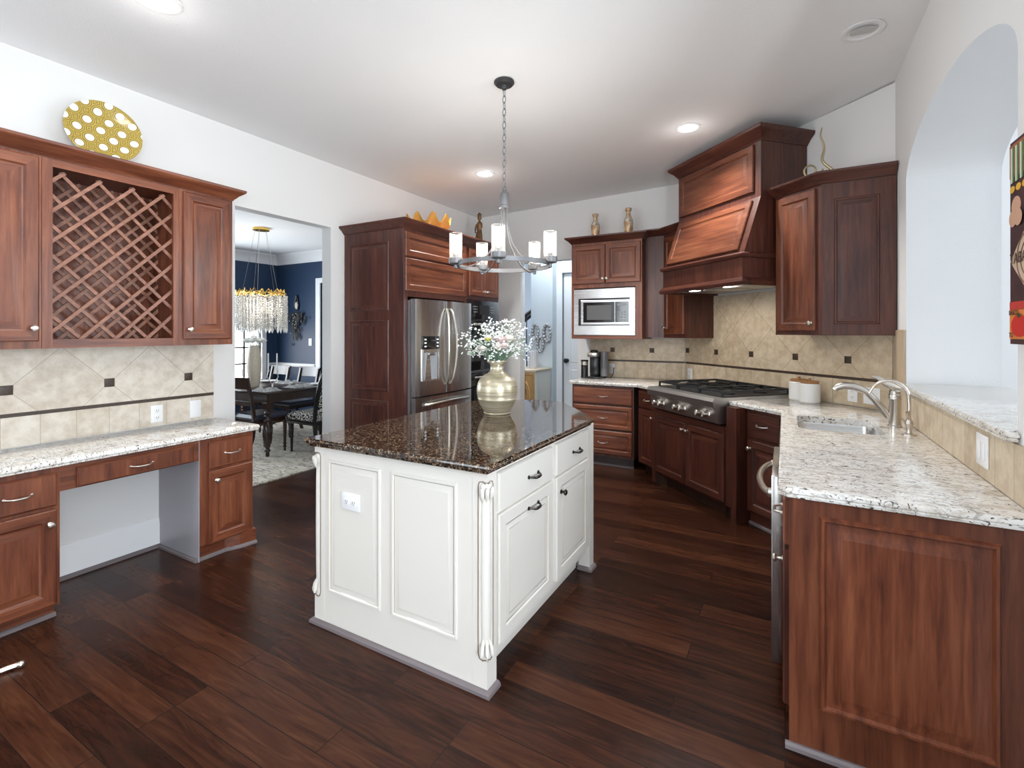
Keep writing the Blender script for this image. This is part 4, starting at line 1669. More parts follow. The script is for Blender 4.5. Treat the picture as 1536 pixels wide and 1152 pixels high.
# corner posts with split turned columns
for px_, py_, sx, sy in ((IX1 - .072, IY0, 1, 1), (IX0, IY0, 0, 1), (IX1 - .072, 2.858, 1, 0)):
    k = MB()
    if sy:
        c_ = .034
        sq = [(px_, py_), (px_ + .072, py_), (px_ + .072, py_ + .072), (px_, py_ + .072)]
        if sx:
            ch = [(px_, py_), (px_ + .072 - c_, py_), (px_ + .072, py_ + c_), (px_ + .072, py_ + .072), (px_, py_ + .072)]
        else:
            ch = [(px_ + c_, py_), (px_ + .072, py_), (px_ + .072, py_ + .072), (px_, py_ + .072), (px_, py_ + c_)]
        k.prism(sq, 0, .135)
        k.prism(ch, .1351, .8649)
        k.prism(sq, .865, IU - .001)
    else:
        k.box(px_, px_ + .072, py_, py_ + .072, 0, IU - .001)
    post = k.build('corner_post', cream, t, smooth=0)
    if sy:
        cx = IX1 - .004 if sx else IX0 + .004
        cy = IY0 + .004
        if True:
            a0 = -90 if sx else 180
            prof = [(.001, .136), (.022, .140), (.026, .152), (.024, .168), (.018, .185), (.021, .205), (.0225, .30), (.0235, .50), (.0225, .70), (.021, .790), (.018, .808), (.024, .825), (.026, .842), (.022, .856), (.001, .864)]
            k = MB()
            k.lathe(prof, (cx - (.016 if sx else -.016), cy + .016, 0), 20, cap0=False, cap1=False)
            k.build('turned_column', cream, post)
            # dark glaze line around the column
            for face in (0, 1):
                k = MB()
                pts = []
                for u, z in ((-.040, .16), (-.040, .845), (-.034, .862), (-.016, .866), (-.002, .858)):
                    pts.append((u, z))
                pts = [(-.002, .142), (-.018, .134), (-.034, .140)] + pts
                if face == 0:
                    s_ = 1 if sx else -1
                    P3 = [(cx + s_ * u, IY0 - .0008, z) for u, z in pts]
                else:
                    P3 = [((IX1 + .0008) if sx else (IX0 - .0008), cy - u, z) for u, z in pts]
                k.tube(P3, .0020, 6)
                k.build('glaze_line', glaze_dark, post)
            # carved leaves top and bottom
            for zz, s_ in ((.815, 1), (.185, -1)):
                k = MB()
                for j in (-1, 0, 1):
                    ang = R((-45 if sx else -135) + j * 38)
                    ox, oy = math.cos(ang), math.sin(ang)
                    bx, by = cx - (.018 if sx else -.018), cy + .018
                    k.tube([(bx + ox * .020, by + oy * .020, zz - s_ * .038), (bx + ox * .030, by + oy * .030, zz - s_ * .01),
                            (bx + ox * .034, by + oy * .034, zz + s_ * .018), (bx + ox * .038, by + oy * .038, zz + s_ * .03)], [.002, .008, .010, .004], 8)
                k.build('carved_leaf', cream, post)
# end panel facing the camera
REC = [(0, 0), (.004, -.006), (.012, -.006), (.018, .002), (.034, .002), (.046, -.004), (.050, -.004)]
k = MB(T(0, IY0 + .002, 0))
k.box(IX0 + .073, IX1 - .073, 0, .009, 0, IU - .001)
ep = k.build('end_panel', cream, t, smooth=0)
for a, b_ in ((-1.995, -1.640), (-1.575, -1.203)):
    k = MB(T(0, IY0 + .002, 0))
    k.panel(a, b_, .178, .840, [(0, -.0003), (.005, -.008), (.013, -.008), (.020, -.0012), (.036, -.0012), (.047, -.005), (.050, -.005)], 0, 0)
    k.build('raised_panel', cream, ep)
    k = MB(T(0, IY0 + .002, 0))
    for ins, y in ((.0185, -.0018), ):
        q = [(a + ins, y, .178 + ins), (b_ - ins, y, .178 + ins), (b_ - ins, y, .840 - ins), (a + ins, y, .840 - ins)]
        k.tube(q, .0017, 6, closed=True)
    k.build('glaze_line', glaze, ep)
k = MB()
k.sweep([(0, 0), (.020, 0), (.018, .012), (.010, .02), (0, .022)], [(IX0 - .001, 2.0), (IX0 - .001, IY0 - .001), (IX1 + .001, IY0 - .001), (IX1 + .001, IY0 + .074)])
k.build('shoe_moulding', shoe_grey, t)
k = MB()
k.sweep([(0, 0), (.020, 0), (.018, .012), (.010, .02), (0, .022)], [(IX1 - .074, 2.857), (IX1 + .001, 2.857), (IX1 + .001, 2.931)])
k.build('shoe_moulding', shoe_grey, t)
# drawer side facing +X
Mx = T(IX1 - .020, 0, 0) @ rotz(R(90))
CR = [cream, cream]
GL = [(0, 0), (0, -.012), (.006, -.020), (.010, -.020)]
CD = [(0, 0), (0, -.014), (.006, -.020), (.055, -.020), (.061, -.014), (.067, -.012), (.074, -.012), (.088, -.017), (.094, -.017)]


def ifront(name, y0, y1, z0, z1, loops, handle, hy, hz):
    k = MB(Mx)
    k.panel(y0, y1, z0, z1, loops)
    f = k.build(name, CR, t)
    k = MB(Mx)
    if loops is CD:
        for ins in (.0625, .0895):
            q = [(y0 + ins, -.0165 if ins > .07 else -.0135, z0 + ins), (y1 - ins, -.0165 if ins > .07 else -.0135, z0 + ins), (y1 - ins, -.0165 if ins > .07 else -.0135, z1 - ins), (y0 + ins, -.0165 if ins > .07 else -.0135, z1 - ins)]
            k.tube(q, .0017, 6, closed=True)
        k.build('glaze_line', glaze, f)
    else:
        k.bm.free()
    k = MB(Mx)
    if handle == 'pull':
        pts = [(hy - .05 + .1 * i / 12, -.024 - .024 * min(1, 1.5 * math.sin(math.pi * i / 12)), hz - .006 * math.sin(math.pi * i / 12)) for i in range(13)]
        k.tube(pts, [.004 + .0035 * math.sin(math.pi * i / 12) for i in range(13)], 8)
        for s in (-1, 1):
            k.lathe([(.009, -.020), (.009, -.025), (.004, -.028)], (hy + s * .05, 0, hz), 10, axis='Y')
        k.build('pull_handle', bronze, f)
    else:
        k.lathe([(.012, -.020), (.012, -.024), (.006, -.027), (.006, -.036), (.014, -.042), (.017, -.048), (.012, -.054), (.002, -.056)], (hy, 0, hz), 14, axis='Y')
        k.build('knob', bronze, f)


ifront('drawer', 1.772, 2.318, .715, .880, GL, 'pull', 2.089, .792)
ifront('pull_out_door', 1.772, 2.318, .150, .700, CD, 'pull', 2.089, .645)
ifront('drawer', 2.368, 2.850, .715, .880, GL, 'pull', 2.640, .792)
ifront('door', 2.368, 2.850, .150, .700, CD, 'knob', 2.420, .615)
slab('granite_island_top', 'polished dark brown granite island top holding the gold vase',
     [(-2.10, 1.61), (-1.015, 1.625), (-1.015, 2.835), (-1.13, 3.00), (-1.46, 3.40), (-1.72, 3.40), (-2.10, 3.12)],
     IU, IT, gran_b, [(.026, 0), (.020, .10), (.020, .30), (.012, .36), (.008, .44), (.008, .56), (.002, .64), (0, .72), (.002, .88), (.009, 1)])
outlet('wall_outlet', 'white horizontal duplex outlet on the cream end panel of the island', (-1.828, IY0 - .0035, .657), 0, level=True, w=.125, h=.082)

# gold vase with flowers
VX, VY = -1.635, 2.715
vm, N, L, b = new_mat('brushed_champagne_gold')
tc = N.new('ShaderNodeTexCoord')
mp = N.new('ShaderNodeMapping')
mp.inputs['Scale'].default_value = (4, 4, 90)
nz = N.new('ShaderNodeTexNoise')
nz.inputs['Scale'].default_value = 1.0
nz.inputs['Detail'].default_value = 5
L.new(tc.outputs['Object'], mp.inputs['Vector'])
L.new(mp.outputs[0], nz.inputs['Vector'])
r = ramp(N, [(.3, (.34, .29, .19)), (.55, (.54, .48, .35)), (.75, (.68, .64, .52))])
L.new(nz.outputs['Fac'], r.inputs[0])
L.new(r.outputs[0], b.inputs['Base Color'])
b.inputs['Metallic'].default_value = .55
b.inputs['Roughness'].default_value = .36
t = thing('vase', 'round champagne gold ringed vase standing on the dark island top', 'vase', (VX, VY, IT), 0)
k = MB()
prof = [(.002, .004), (.070, 0), (.084, 0), (.088, .006), (.084, .012), (.094, .030), (.112, .060), (.125, .095), (.1265, .098), (.125, .101), (.131, .125), (.133, .15), (.130, .180),
        (.124, .205), (.110, .228), (.085, .248), (.060, .262), (.047, .275), (.043, .290), (.043, .312), (.050, .325), (.062, .332), (.066, .338), (.064, .345), (.052, .343), (.040, .330), (.036, .30), (.036, .22), (.002, .20)]
k.lathe(prof, (0, 0, 0), 48, cap0=False, cap1=False)
k.build('vase_body', vm, t, smooth=50)
t = thing('flower_bouquet', 'bouquet of small white blossoms and pale pink roses in the gold vase', 'bouquet', (VX, VY, IT), 0)
green = plain('grey_green_leaf', (.16, .26, .17), .5, var=.4, bscale=30)
white_pet = plain('white_petal', (.86, .87, .85), .6)
rose_m = plain('pale_pink_petal', (.85, .66, .64), .6, var=.2, bscale=40)
cream_rose = plain('cream_petal', (.84, .80, .72), .6, var=.1, bscale=40)
yel = plain('yellow_green_petal', (.62, .60, .10), .6)
rnd = random.Random(3)
k = MB()
bl = MB()
for i in range(120):
    a = rnd.uniform(0, 2 * math.pi)
    rad = rnd.uniform(.08, .245) if i > 26 else rnd.uniform(.02, .12)
    h = .50 + rnd.uniform(-.10, .10) - .06 * (rad / .25) ** 2
    if rad > .2:
        h = rnd.uniform(.36, .50)
    tip = Vector((rad * math.cos(a), rad * math.sin(a), h))
    base = Vector((.028 * math.cos(a), .028 * math.sin(a), .31))
    mid = base.lerp(tip, .5) + Vector((0, 0, .05))
    k.tube([base, mid, tip], [.0022, .0016, .001], 4)
    for j in range(8):
        p = tip + Vector((rnd.gauss(0, .02), rnd.gauss(0, .02), rnd.gauss(0, .018)))
        s_ = rnd.uniform(.0045, .0085)
        bl.sphere(p, s_, 0, 6, 4, (1, 1, .75))
for i in range(34):
    a = rnd.uniform(0, 2 * math.pi)
    rad = rnd.uniform(.05, .19)
    c = Vector((rad * math.cos(a), rad * math.sin(a), rnd.uniform(.36, .47)))
    dirv = Vector((math.cos(a), math.sin(a), rnd.uniform(-.2, .5))).normalized()
    side = dirv.cross(Vector((0, 0, 1))).normalized()
    l_, wd = rnd.uniform(.04, .07), rnd.uniform(.010, .017)
    upv = side.cross(dirv) * .006
    k.rings([[c - dirv * l_ * .5, c - dirv * l_ * .5 + upv * .1, c - dirv * l_ * .5 + side * .001],
             [c - side * wd, c + upv, c + side * wd], [c + dirv * l_ * .3 - side * wd * .7, c + dirv * l_ * .3 + upv, c + dirv * l_ * .3 + side * wd * .7],
             [c + dirv * l_ * .55, c + dirv * l_ * .55 + upv * .1, c + dirv * l_ * .55 + side * .001]])
k.build('foliage', green, t)
o = bl.build('blossom', white_pet, t)
o['kind'] = 'stuff'


def rose(c, r, m, name='rose'):
    """ruffled double flower: overlapping cupped petals around a round heart"""
    k = MB()
    c = Vector(c)
    k.sphere(c, r * .50, 0, 10, 8, (1, 1, .9))
    for tier, (n_, out_, up_, tilt, sz) in enumerate(((5, .34, .22, 66, .50), (6, .52, .06, 40, .56), (7, .66, -.12, 12, .58))):
        for i in range(n_):
            a = 2 * math.pi * i / n_ + tier * .6
            o_ = Vector((math.cos(a), math.sin(a), 0))
            sd = Vector((-math.sin(a), math.cos(a), 0))
            e = R(tilt)
            ax = (o_ * math.cos(e) + Vector((0, 0, 1)) * math.sin(e))
            nr = ax.cross(sd)
            pc = c + o_ * (out_ * r) + Vector((0, 0, up_ * r))
            rows = []
            for f in (0.02, .35, .7, .9, 1.0):
                ring = []
                for q in range(12):
                    b_ = 2 * math.pi * q / 12
                    u, v = f * math.cos(b_), f * math.sin(b_)
                    h = .30 * (u * u + v * v) + .06 * math.sin(3 * b_) * f
                    ring.append(pc + sd * (u * sz * r) + ax * (v * sz * r) - nr * (h * sz * r * -1))
                rows.append(ring)
            k.rings(rows, cap0=True, cap1=False)
    return k.build(name, m, t, smooth=80)


cr = Vector((.872, .489, 0))
cf = Vector((.489, -.872, 0))
for dx, dz, dn, r_, m in ((.025, .475, .10, .042, rose_m), (.075, .480, .08, .045, cream_rose), (.015, .43, .12, .040, cream_rose), (.05, .44, .13, .034, rose_m), (-.05, .485, .09, .036, cream_rose), (-.055, .478, .12, .020, yel), (-.085, .42, .12, .03, cream_rose)):
    rose(cr * dx + cf * dn + Vector((0, 0, dz)), r_, m)

# ------------------------------------------------------------------ pendant chandelier over the island
HX, HY, HZ = -1.625, 2.79, 1.92
ztop = zc(HX)
t = thing('chandelier', 'grey iron ring chandelier with five lit glass cylinder shades over the island', 'chandelier', (HX, HY, 0), 0)
k = MB()
k.lathe([(.002, ztop - .001), (.066, ztop - .001), (.068, ztop - .012), (.055, ztop - .026), (.02, ztop - .03), (.014, ztop - .055), (.002, ztop - .056)], (0, 0, 0), 32, cap0=False, cap1=False)
k.build('canopy', plain('dark_grey_iron', (.06, .06, .062), .5, metal=.6), t)
k = MB()
zl = ztop - .055
i = 0
while zl > 2.425:
    pts = []
    for j in range(14):
        a = 2 * math.pi * j / 14
        u, v = .011 * math.cos(a), .026 * math.sin(a)
        pts.append((u, 0, zl - .022 + v) if i % 2 else (0, u, zl - .022 + v))
    k.tube(pts, .0024, 6, closed=True)
    zl -= .0425
    i += 1
k.build('chain', iron, t)
k = MB()
k.lathe([(.004, 2.435), (.012, 2.43), (.014, 2.41), (.026, 2.395), (.030, 2.385), (.030, 2.315), (.036, 2.31), (.036, 2.295), (.02, 2.29), (.002, 2.289)], (0, 0, 0), 24, cap0=False, cap1=False)
k.build('hub', iron, t)
k = MB()
RR = .305
rows = []
nseg = 64
for j in range(nseg + 1):
    a = 2 * math.pi * j / nseg
    c_, s_ = math.cos(a), math.sin(a)
    rows.append([((RR - .006) * c_, (RR - .006) * s_, HZ - .014), ((RR + .006) * c_, (RR + .006) * s_, HZ - .014),
                 ((RR + .006) * c_, (RR + .006) * s_, HZ + .014), ((RR - .006) * c_, (RR - .006) * s_, HZ + .014)])
rows[-1] = rows[0]
k.rings(rows, cap0=False, cap1=False)
k.build('ring', iron, t)
gm, N, L, b = new_mat('seeded_pale_glass')
b.inputs['Base Color'].default_value = (.90, .89, .84, 1)
b.inputs['Roughness'].default_value = .12
tr = N.new('ShaderNodeBsdfTransparent')
fr = N.new('ShaderNodeLayerWeight')
fr.inputs['Blend'].default_value = .25
mr = N.new('ShaderNodeMapRange')
mr.inputs['To Min'].default_value = .05
mr.inputs['To Max'].default_value = .55
L.new(fr.outputs['Facing'], mr.inputs['Value'])
ms = N.new('ShaderNodeMixShader')
L.new(mr.outputs[0], ms.inputs[0])
L.new(tr.outputs[0], ms.inputs[1])
L.new(b.outputs[0], ms.inputs[2])
L.new(ms.outputs[0], N['Material Output'].inputs['Surface'])
seeded_glass = gm
for i in range(5):
    a = R(-66 + 72 * i)
    ca, sa = math.cos(a), math.sin(a)
    lx, ly = (RR + .016) * ca, (RR + .016) * sa
    k = MB()
    pts = []
    for (rr, zz) in ((.018, 2.30), (.022, 2.22), (.034, 2.14), (.06, 2.06), (.11, 1.985), (.19, 1.92), (.26, 1.895), (.295, 1.90), (.304, 1.912)):
        pts.append((rr * ca, rr * sa, zz))
    k.tube(pts, .0045, 8)
    k.build('arm', iron, t)
    k = MB()
    k.lathe([(.006, -.045), (.012, -.04), (.012, -.02), (.028, -.015), (.043, -.010), (.046, 0), (.046, .024), (.040, .026), (.014, .028), (.013, .05), (.002, .051)], (lx, ly, HZ + .01), 24)
    sk = k.build('socket_cup', iron, t)
    k = MB()
    k.lathe([(.040, .0262), (.0405, .185), (.0385, .185), (.038, .0262)], (lx, ly, HZ + .01), 32, cap0=False, cap1=False)
    k.build('glass_shade', seeded_glass, sk)
    k = MB()
    k.lathe([(.007, .052), (.009, .06), (.014, .082), (.013, .098), (.007, .120), (.001, .134)], (lx, ly, HZ + .01), 16)
    k.build('bulb', bulb_m, sk)
    ld = bpy.data.lights.new('chandelier_bulb_light', 'POINT')
    ld.energy = 2.4
    ld.shadow_soft_size = .05
    ld.color = (1, .93, .84)
    lo = bpy.data.objects.new('chandelier_bulb_light', ld)
    COL.objects.link(lo)
    lo.location = (HX + lx, HY + ly, HZ + .16)

# ------------------------------------------------------------------ recessed ceiling lights
for i, (x, y, lit, lab) in enumerate(((0.385, 3.40, 0, 'unlit recessed ceiling light with tilted lens near the arched opening'),
                                      (-.70, 4.22, 1, 'lit recessed ceiling light just left of the range hood'),
                                      (-2.70, 4.24, 1, 'lit recessed ceiling light behind the chandelier chain'),
                                      (-2.69, 1.23, 1, 'lit recessed ceiling light at the top edge above the yellow plate'))):
    z = zc(x)
    t = thing('recessed_light', lab, 'ceiling light', (x, y, z), 0)
    k = MB()
    k.lathe([(.105, -.001), (.105, -.006), (.085, -.009), (.076, -.006), (.072, -.0012)], (0, 0, 0), 40, cap0=False, cap1=False)
    k.build('trim_ring', trim_white, t)
    k = MB(T(0, 0, -.004) @ (Matrix.Rotation(R(8), 4, 'X') if not lit else Matrix.Identity(4)))
    k.lathe([(.002, -.002), (.060 if not lit else .071, -.002), (.060 if not lit else .071, .0005)], (0, 0, 0), 32, cap0=False, cap1=False)
    k.build('lens', can_lens if lit else can_off, t)
    if lit:
        ld = bpy.data.lights.new('downlight', 'SPOT')
        ld.energy = 66 if y > 2 else 24
        ld.spot_size = R(125)
        ld.spot_blend = .7
        ld.shadow_soft_size = .06
        ld.color = (1, .97, .93)
        lo = bpy.data.objects.new('downlight', ld)
        COL.objects.link(lo)
        lo.location = (x, y, z - .03)
        ld = bpy.data.lights.new('downlight_glow', 'POINT')
        ld.energy = 0.45
        ld.shadow_soft_size = .07
        ld.color = (1, .97, .93)
        lo = bpy.data.objects.new('downlight_glow', ld)
        COL.objects.link(lo)
        lo.location = (x, y, z - .16)
# more downlights of the same room behind the camera
for x, y in ((-.8, .9), (-2.6, -1.2), (-.6, -1.6)):
    ld = bpy.data.lights.new('downlight', 'SPOT')
    ld.energy = 12
    ld.spot_size = R(125)
    ld.spot_blend = .7
    ld.shadow_soft_size = .06
    ld.color = (1, .97, .93)
    lo = bpy.data.objects.new('downlight', ld)
    COL.objects.link(lo)
    lo.location = (x, y, zc(x) - .03)

# ------------------------------------------------------------------ things on top of the cabinets
# bottle vases over the microwave
mm, N, L, b = new_mat('amber_mottled_glass')
tc = N.new('ShaderNodeTexCoord')
vo = N.new('ShaderNodeTexVoronoi')
vo.inputs['Scale'].default_value = 38
L.new(tc.outputs['Object'], vo.inputs['Vector'])
sp = N.new('ShaderNodeSeparateColor')
L.new(vo.outputs['Color'], sp.inputs[0])
r = ramp(N, [(0, (.50, .26, .10)), (.35, (.66, .45, .26)), (.65, (.72, .64, .52)), (.88, (.30, .24, .17)), (1, (.80, .78, .74))])
L.new(sp.outputs[0], r.inputs[0])
L.new(r.outputs[0], b.inputs['Base Color'])
b.inputs['Roughness'].default_value = .2
b.inputs['Metallic'].default_value = .3
for x, hh, lab in ((-1.955, .30, 'small amber mottled bottle vase on the microwave cabinet, left one of the pair'), (-1.560, .32, 'small amber mottled bottle vase on the microwave cabinet, right one of the pair')):
    k = MB()
    s = hh / .30
    k.lathe([(.002, 0), (.040, 0), (.044, .01), (.052, .09 * s), (.054, .14 * s), (.050, .175 * s), (.034, .205 * s), (.026, .225 * s), (.025, .262 * s), (.036, .275 * s), (.038, .290 * s), (.034, .30 * s), (.022, .298 * s), (.018, .25 * s), (.002, .25 * s)], (0, 0, 0), 28, cap0=False, cap1=False)
    o = k.build('bottle_vase', mm, None, smooth=50, loc=(x, 5.50, 2.566))
    tag(o, lab, 'vase')
# raised platform of the cabinet tops is the crown height
MB().box(-2.17, -1.36, 5.31, 5.745, 2.4905, 2.565).build('dust_cover', wood_h, [o for o in bpy.data.objects if o.name.startswith('microwave_cabinet')][0], smooth=0).matrix_parent_inverse = Matrix.Translation((2.175, -5.30, 0))

# amber leaf bowl on the refrigerator cabinet
ab = plain('amber_glass_petal', (.78, .42, .10), .25, var=.25, bscale=18, trans=.25)
k = MB()
rows = []
npet = 9
for j in range(73):
    a = 2 * math.pi * j / 72
    pk = .5 + .5 * math.cos(npet * a)
    row = []
    for rr, zz in ((.02, .012), (.09, .015), (.15, .05 + .01 * pk), (.20, .075 + .055 * pk), (.235, .085 + .105 * pk), (.232, .088 + .105 * pk), (.195, .088 + .055 * pk), (.145, .060 + .01 * pk), (.085, .025), (.02, .022)):
        row.append((rr * math.cos(a), rr * math.sin(a), zz))
    rows.append(row)
rows[-1] = rows[0]
k.rings(rows, cap0=False, cap1=False)
k.lathe([(.002, 0), (.08, 0), (.085, .012), (.02, .014), (.002, .014)], (0, 0, 0), 24, cap0=False, cap1=False)
o = k.build('leaf_bowl', ab, None, smooth=50, loc=(-3.26, 4.02, 2.496))
tag(o, 'amber bowl with pointed leaf rim on top of the refrigerator cabinet', 'bowl')
MB().box(0.02, .95, .03, .76, 2.4205, 2.4955).build('dust_cover', wood_h, bpy.data.objects['refrigerator_enclosure'], smooth=0)
MB().box(0.0, .66, .03, .76, 2.4205, 2.4955).build('dust_cover', wood_h, bpy.data.objects['oven_cabinet'], smooth=0)

# bronze figurine
k = MB()
fm_ = plain('antique_bronze', (.20, .12, .06), .35, metal=.8, var=.7, bscale=24)
k.lathe([(.002, 0), (.062, 0), (.064, .012), (.055, .02), (.044, .05), (.040, .12), (.030, .20), (.034, .24), (.040, .275), (.030, .30), (.014, .31), (.013, .325), (.024, .34), (.027, .36), (.020, .385), (.034, .390), (.034, .394), (.018, .40), (.012, .415), (.002, .418)], (0, 0, 0), 20, cap0=False, cap1=False, sy=.8)
k.tube([(.036, -.01, .275), (.05, -.025, .23), (.03, -.04, .19), (-.01, -.04, .20)], [.011, .010, .008, .006], 8)
k.tube([(-.036, -.01, .275), (-.046, -.02, .22), (-.035, -.035, .17)], [.011, .010, .007], 8)
for s in (-.02, 0, .022):
    k.tube([(s, -.03, .18), (s * 1.6, -.036, .09), (s * 2, -.040, .01)], [.004, .008, .009], 6)
o = k.build('figurine', fm_, None, smooth=60, loc=(-3.22, 4.935, 2.496))
tag(o, 'slender bronze standing figurine in a hat on top of the oven cabinet', 'figurine')

# coiled brass snake ornament
k = MB()
pts = []
rr_ = []
for i in range(30):
    a = -2.4 + 2 * math.pi * 1.25 * i / 29
    r_ = .022 + .05 * i / 29
    pts.append((-.06 + r_ * math.cos(a + .9), 0.02 - .0015 * i, .082 + r_ * math.sin(a + .9)))
    rr_.append(.005 + .004 * i / 29)
last = Vector(pts[-1])
for p, q in (((-.02, -.03, .012), .010), ((.05, -.035, .010), .011), ((.085, -.03, .035), .011), ((.075, -.02, .075), .0105), ((.03, -.01, .115), .010), ((.005, 0, .155), .0095), ((.02, 0, .205), .009), ((.028, 0, .25), .008), ((.012, 0, .30), .007), ((-.004, 0, .34), .006), ((.006, 0, .38), .005), ((.014, 0, .41), .0025)):
    pts.append(p)
    rr_.append(q)
sm = []
sr = []
for i in range(len(pts) - 1):
    for f in (0, .33, .66):
        sm.append(Vector(pts[i]).lerp(Vector(pts[i + 1]), f))
        sr.append(rr_[i] + (rr_[i + 1] - rr_[i]) * f)
for _ in range(3):
    sm = [sm[0]] + [(sm[i - 1] + sm[i] * 2 + sm[i + 1]) / 4 for i in range(1, len(sm) - 1)] + [sm[-1]]
k.tube(sm, sr, 10)
p = D(.40, .20)
o = k.build('serpentine_ornament', plain('aged_brass', (.52, .44, .26), .35, metal=.9), None, smooth=60)
o.location = (p[0], p[1], 2.612)
o.rotation_euler = (0, 0, R(15))
tag(o, 'coiled brass serpentine ornament on top of the corner wall cabinet by the arch', 'ornament')
tcab = [o for o in bpy.data.objects if o.name.startswith('corner_wall_cabinet') and 'arched' in o['label']][0]
MB().prism([D(.655, .01), D(.655, .34), (q2[0] + .004, EY + .004), (WR - .012, EY + .004), (WR - .012, CY - .006)], 2.5355, 2.6055).build('dust_cover', wood_h, tcab, smooth=0)

# ------------------------------------------------------------------ canvas print on the right wall
t = thing('canvas_print', 'colourful canvas print of vegetables, eggs and a tomato on the wall at right edge', 'picture', (WR - .0015, 2.125, 0), R(-90))
k = MB()
k.box(0, .66, -.034, 0, 1.44, 2.075, 0)
cv = k.build('canvas', plain('dark_collage_print', (.055, .020, .022), .55, var=.7, bscale=22), t, smooth=0)
yc = -.0345


def disc(cx, cz, rx, rz_, m, name, n_=28, y=yc):
    k = MB()
    ring = [(cx + rx * math.cos(2 * math.pi * i / n_), y, cz + rz_ * math.sin(2 * math.pi * i / n_)) for i in range(n_)]
    ring2 = [(px_, y - .001, pz_) for px_, _, pz_ in ring]
    k.rings([ring, ring2])
    return k.build(name, m, cv, smooth=0)


def patch(x0_, x1_, z0_, z1_, m, name, y=yc):
    return MB().box(x0_, x1_, y - .001, y, z0_, z1_).build(name, m, cv, smooth=0)


orange = plain('orange_print', (.72, .22, .05), .55, var=.2, bscale=40)
patch(.0, .66, 1.962, 2.065, plain('rust_print', (.34, .10, .04), .55, var=.4, bscale=30), 'print_panel')
for i in range(7):
    xx = .012 + i * .034
    k = MB()
    k.box(xx, xx + .013, yc - .0022, yc - .0012, 1.945, 2.055, 0)
    k.box(xx + .013, xx + .024, yc - .0022, yc - .0012, 1.945, 2.055, 1)
    k.build('cucumber_stalk', [plain('pale_stalk_print', (.62, .66, .50), .5), plain('green_stalk_print', (.10, .20, .08), .5)], cv, smooth=0)
for i in range(8):
    disc(.02 + i * .045, 1.925, .018, .011, plain('yellow_pepper_print', (.75, .42, .05), .5), 'pepper')
egg = plain('egg_print', (.62, .36, .24), .5)
for i in range(3):
    disc(.05 + i * .12, 1.868, .034, .030, egg, 'egg', y=yc - .0005)
    disc(.030 + i * .12, 1.832, .028, .026, egg, 'egg', y=yc - .002)
    disc(.075 + i * .12, 1.830, .028, .026, egg, 'egg', y=yc - .004)
k = MB()
k.rings([[(.005, yc, 1.70), (.16, yc, 1.575), (.315, yc, 1.70), (.16, yc, 1.825)], [(.005, yc - .001, 1.70), (.16, yc - .001, 1.575), (.315, yc - .001, 1.70), (.16, yc - .001, 1.825)]])
dia = k.build('diamond_label', plain('tan_label_print', (.60, .45, .33), .55), cv, smooth=0)
k = MB()
for r_ in (.085, .062):
    k.tube([(.16 + r_ * 1.2 * math.cos(2 * math.pi * i / 40), yc - .0012, 1.70 + r_ * math.sin(2 * math.pi * i / 40)) for i in range(40)], .002, 5, closed=True)
k.build('label_ring', plain('brown_label_ink', (.20, .10, .06), .6), dia)
patch(0, .66, 1.548, 1.572, plain('red_pepper_print', (.55, .04, .03), .5, var=.5, bscale=60), 'print_panel')
patch(0, .66, 1.456, 1.547, orange, 'print_panel')
disc(.075, 1.497, .060, .034, plain('tomato_print', (.60, .02, .015), .45), 'tomato', y=yc - .0015)
k = MB()
for i in range(5):
    a = R(30 + 30 * i)
    k.rings([[(.075 - .006, yc - .0028, 1.525), (.075 + .006, yc - .0028, 1.525), (.075, yc - .0028, 1.520)],
             [(.075 + .03 * math.cos(a), yc - .0030, 1.524 + .014 * math.sin(a)), (.076 + .03 * math.cos(a), yc - .0030, 1.525 + .014 * math.sin(a)), (.075 + .03 * math.cos(a), yc - .0030, 1.525 + .014 * math.sin(a))]])
k.build('tomato_leaf', plain('dark_green_print', (.03, .10, .02), .5), cv, smooth=0)


def text(body, x, z, size, m, parent, y=yc - .004):
    cu = bpy.data.curves.new('lettering', 'FONT')
    cu.body = body
    cu.size = size
    cu.extrude = .0004
    ob = bpy.data.objects.new('lettering_source', cu)
    COL.objects.link(ob)
    bpy.context.view_layer.update()
    me = bpy.data.meshes.new_from_object(ob.evaluated_get(bpy.context.evaluated_depsgraph_get()))
    bpy.data.objects.remove(ob)
    me.transform(Matrix.Translation((x, y, z)) @ Matrix.Rotation(R(90), 4, 'X'))
    me.materials.clear()
    me.materials.append(m)
    o = bpy.data.objects.new('lettering', me)
    COL.objects.link(o)
    o.parent = parent
    return o


ink = plain('dark_lettering', (.07, .03, .02), .6)
text('TABASCO', .012, 1.69, .048, ink, dia)
text('BASCO', .004, 1.531, .022, ink, cv)
text('TO', .004, 1.461, .022, ink, cv)
# ------------------------------------------------------------------ small chrome foot at the left edge
t = thing('stool', 'chrome footed stool leg just entering at the left edge', 'stool', (-3.02, .70, 0), 0)
k = MB()
k.tube([(.08, -.35, .016), (.055, -.06, .016), (.075, .07, .016), (.085, .105, .016)], .012, 10)
k.sphere((.09, .108, .016), .016)
k.build('foot_bar', nickel, t)
k = MB()
k.tube([(.08, -.35, .005), (.08, -.35, .62)], .014, 10)
k.lathe([(.002, .62), (.15, .62), (.16, .64), (.15, .67), (.002, .675)], (.08, -.35, 0), 24, cap0=False, cap1=False)
k.build('seat', black_lacquer, t)

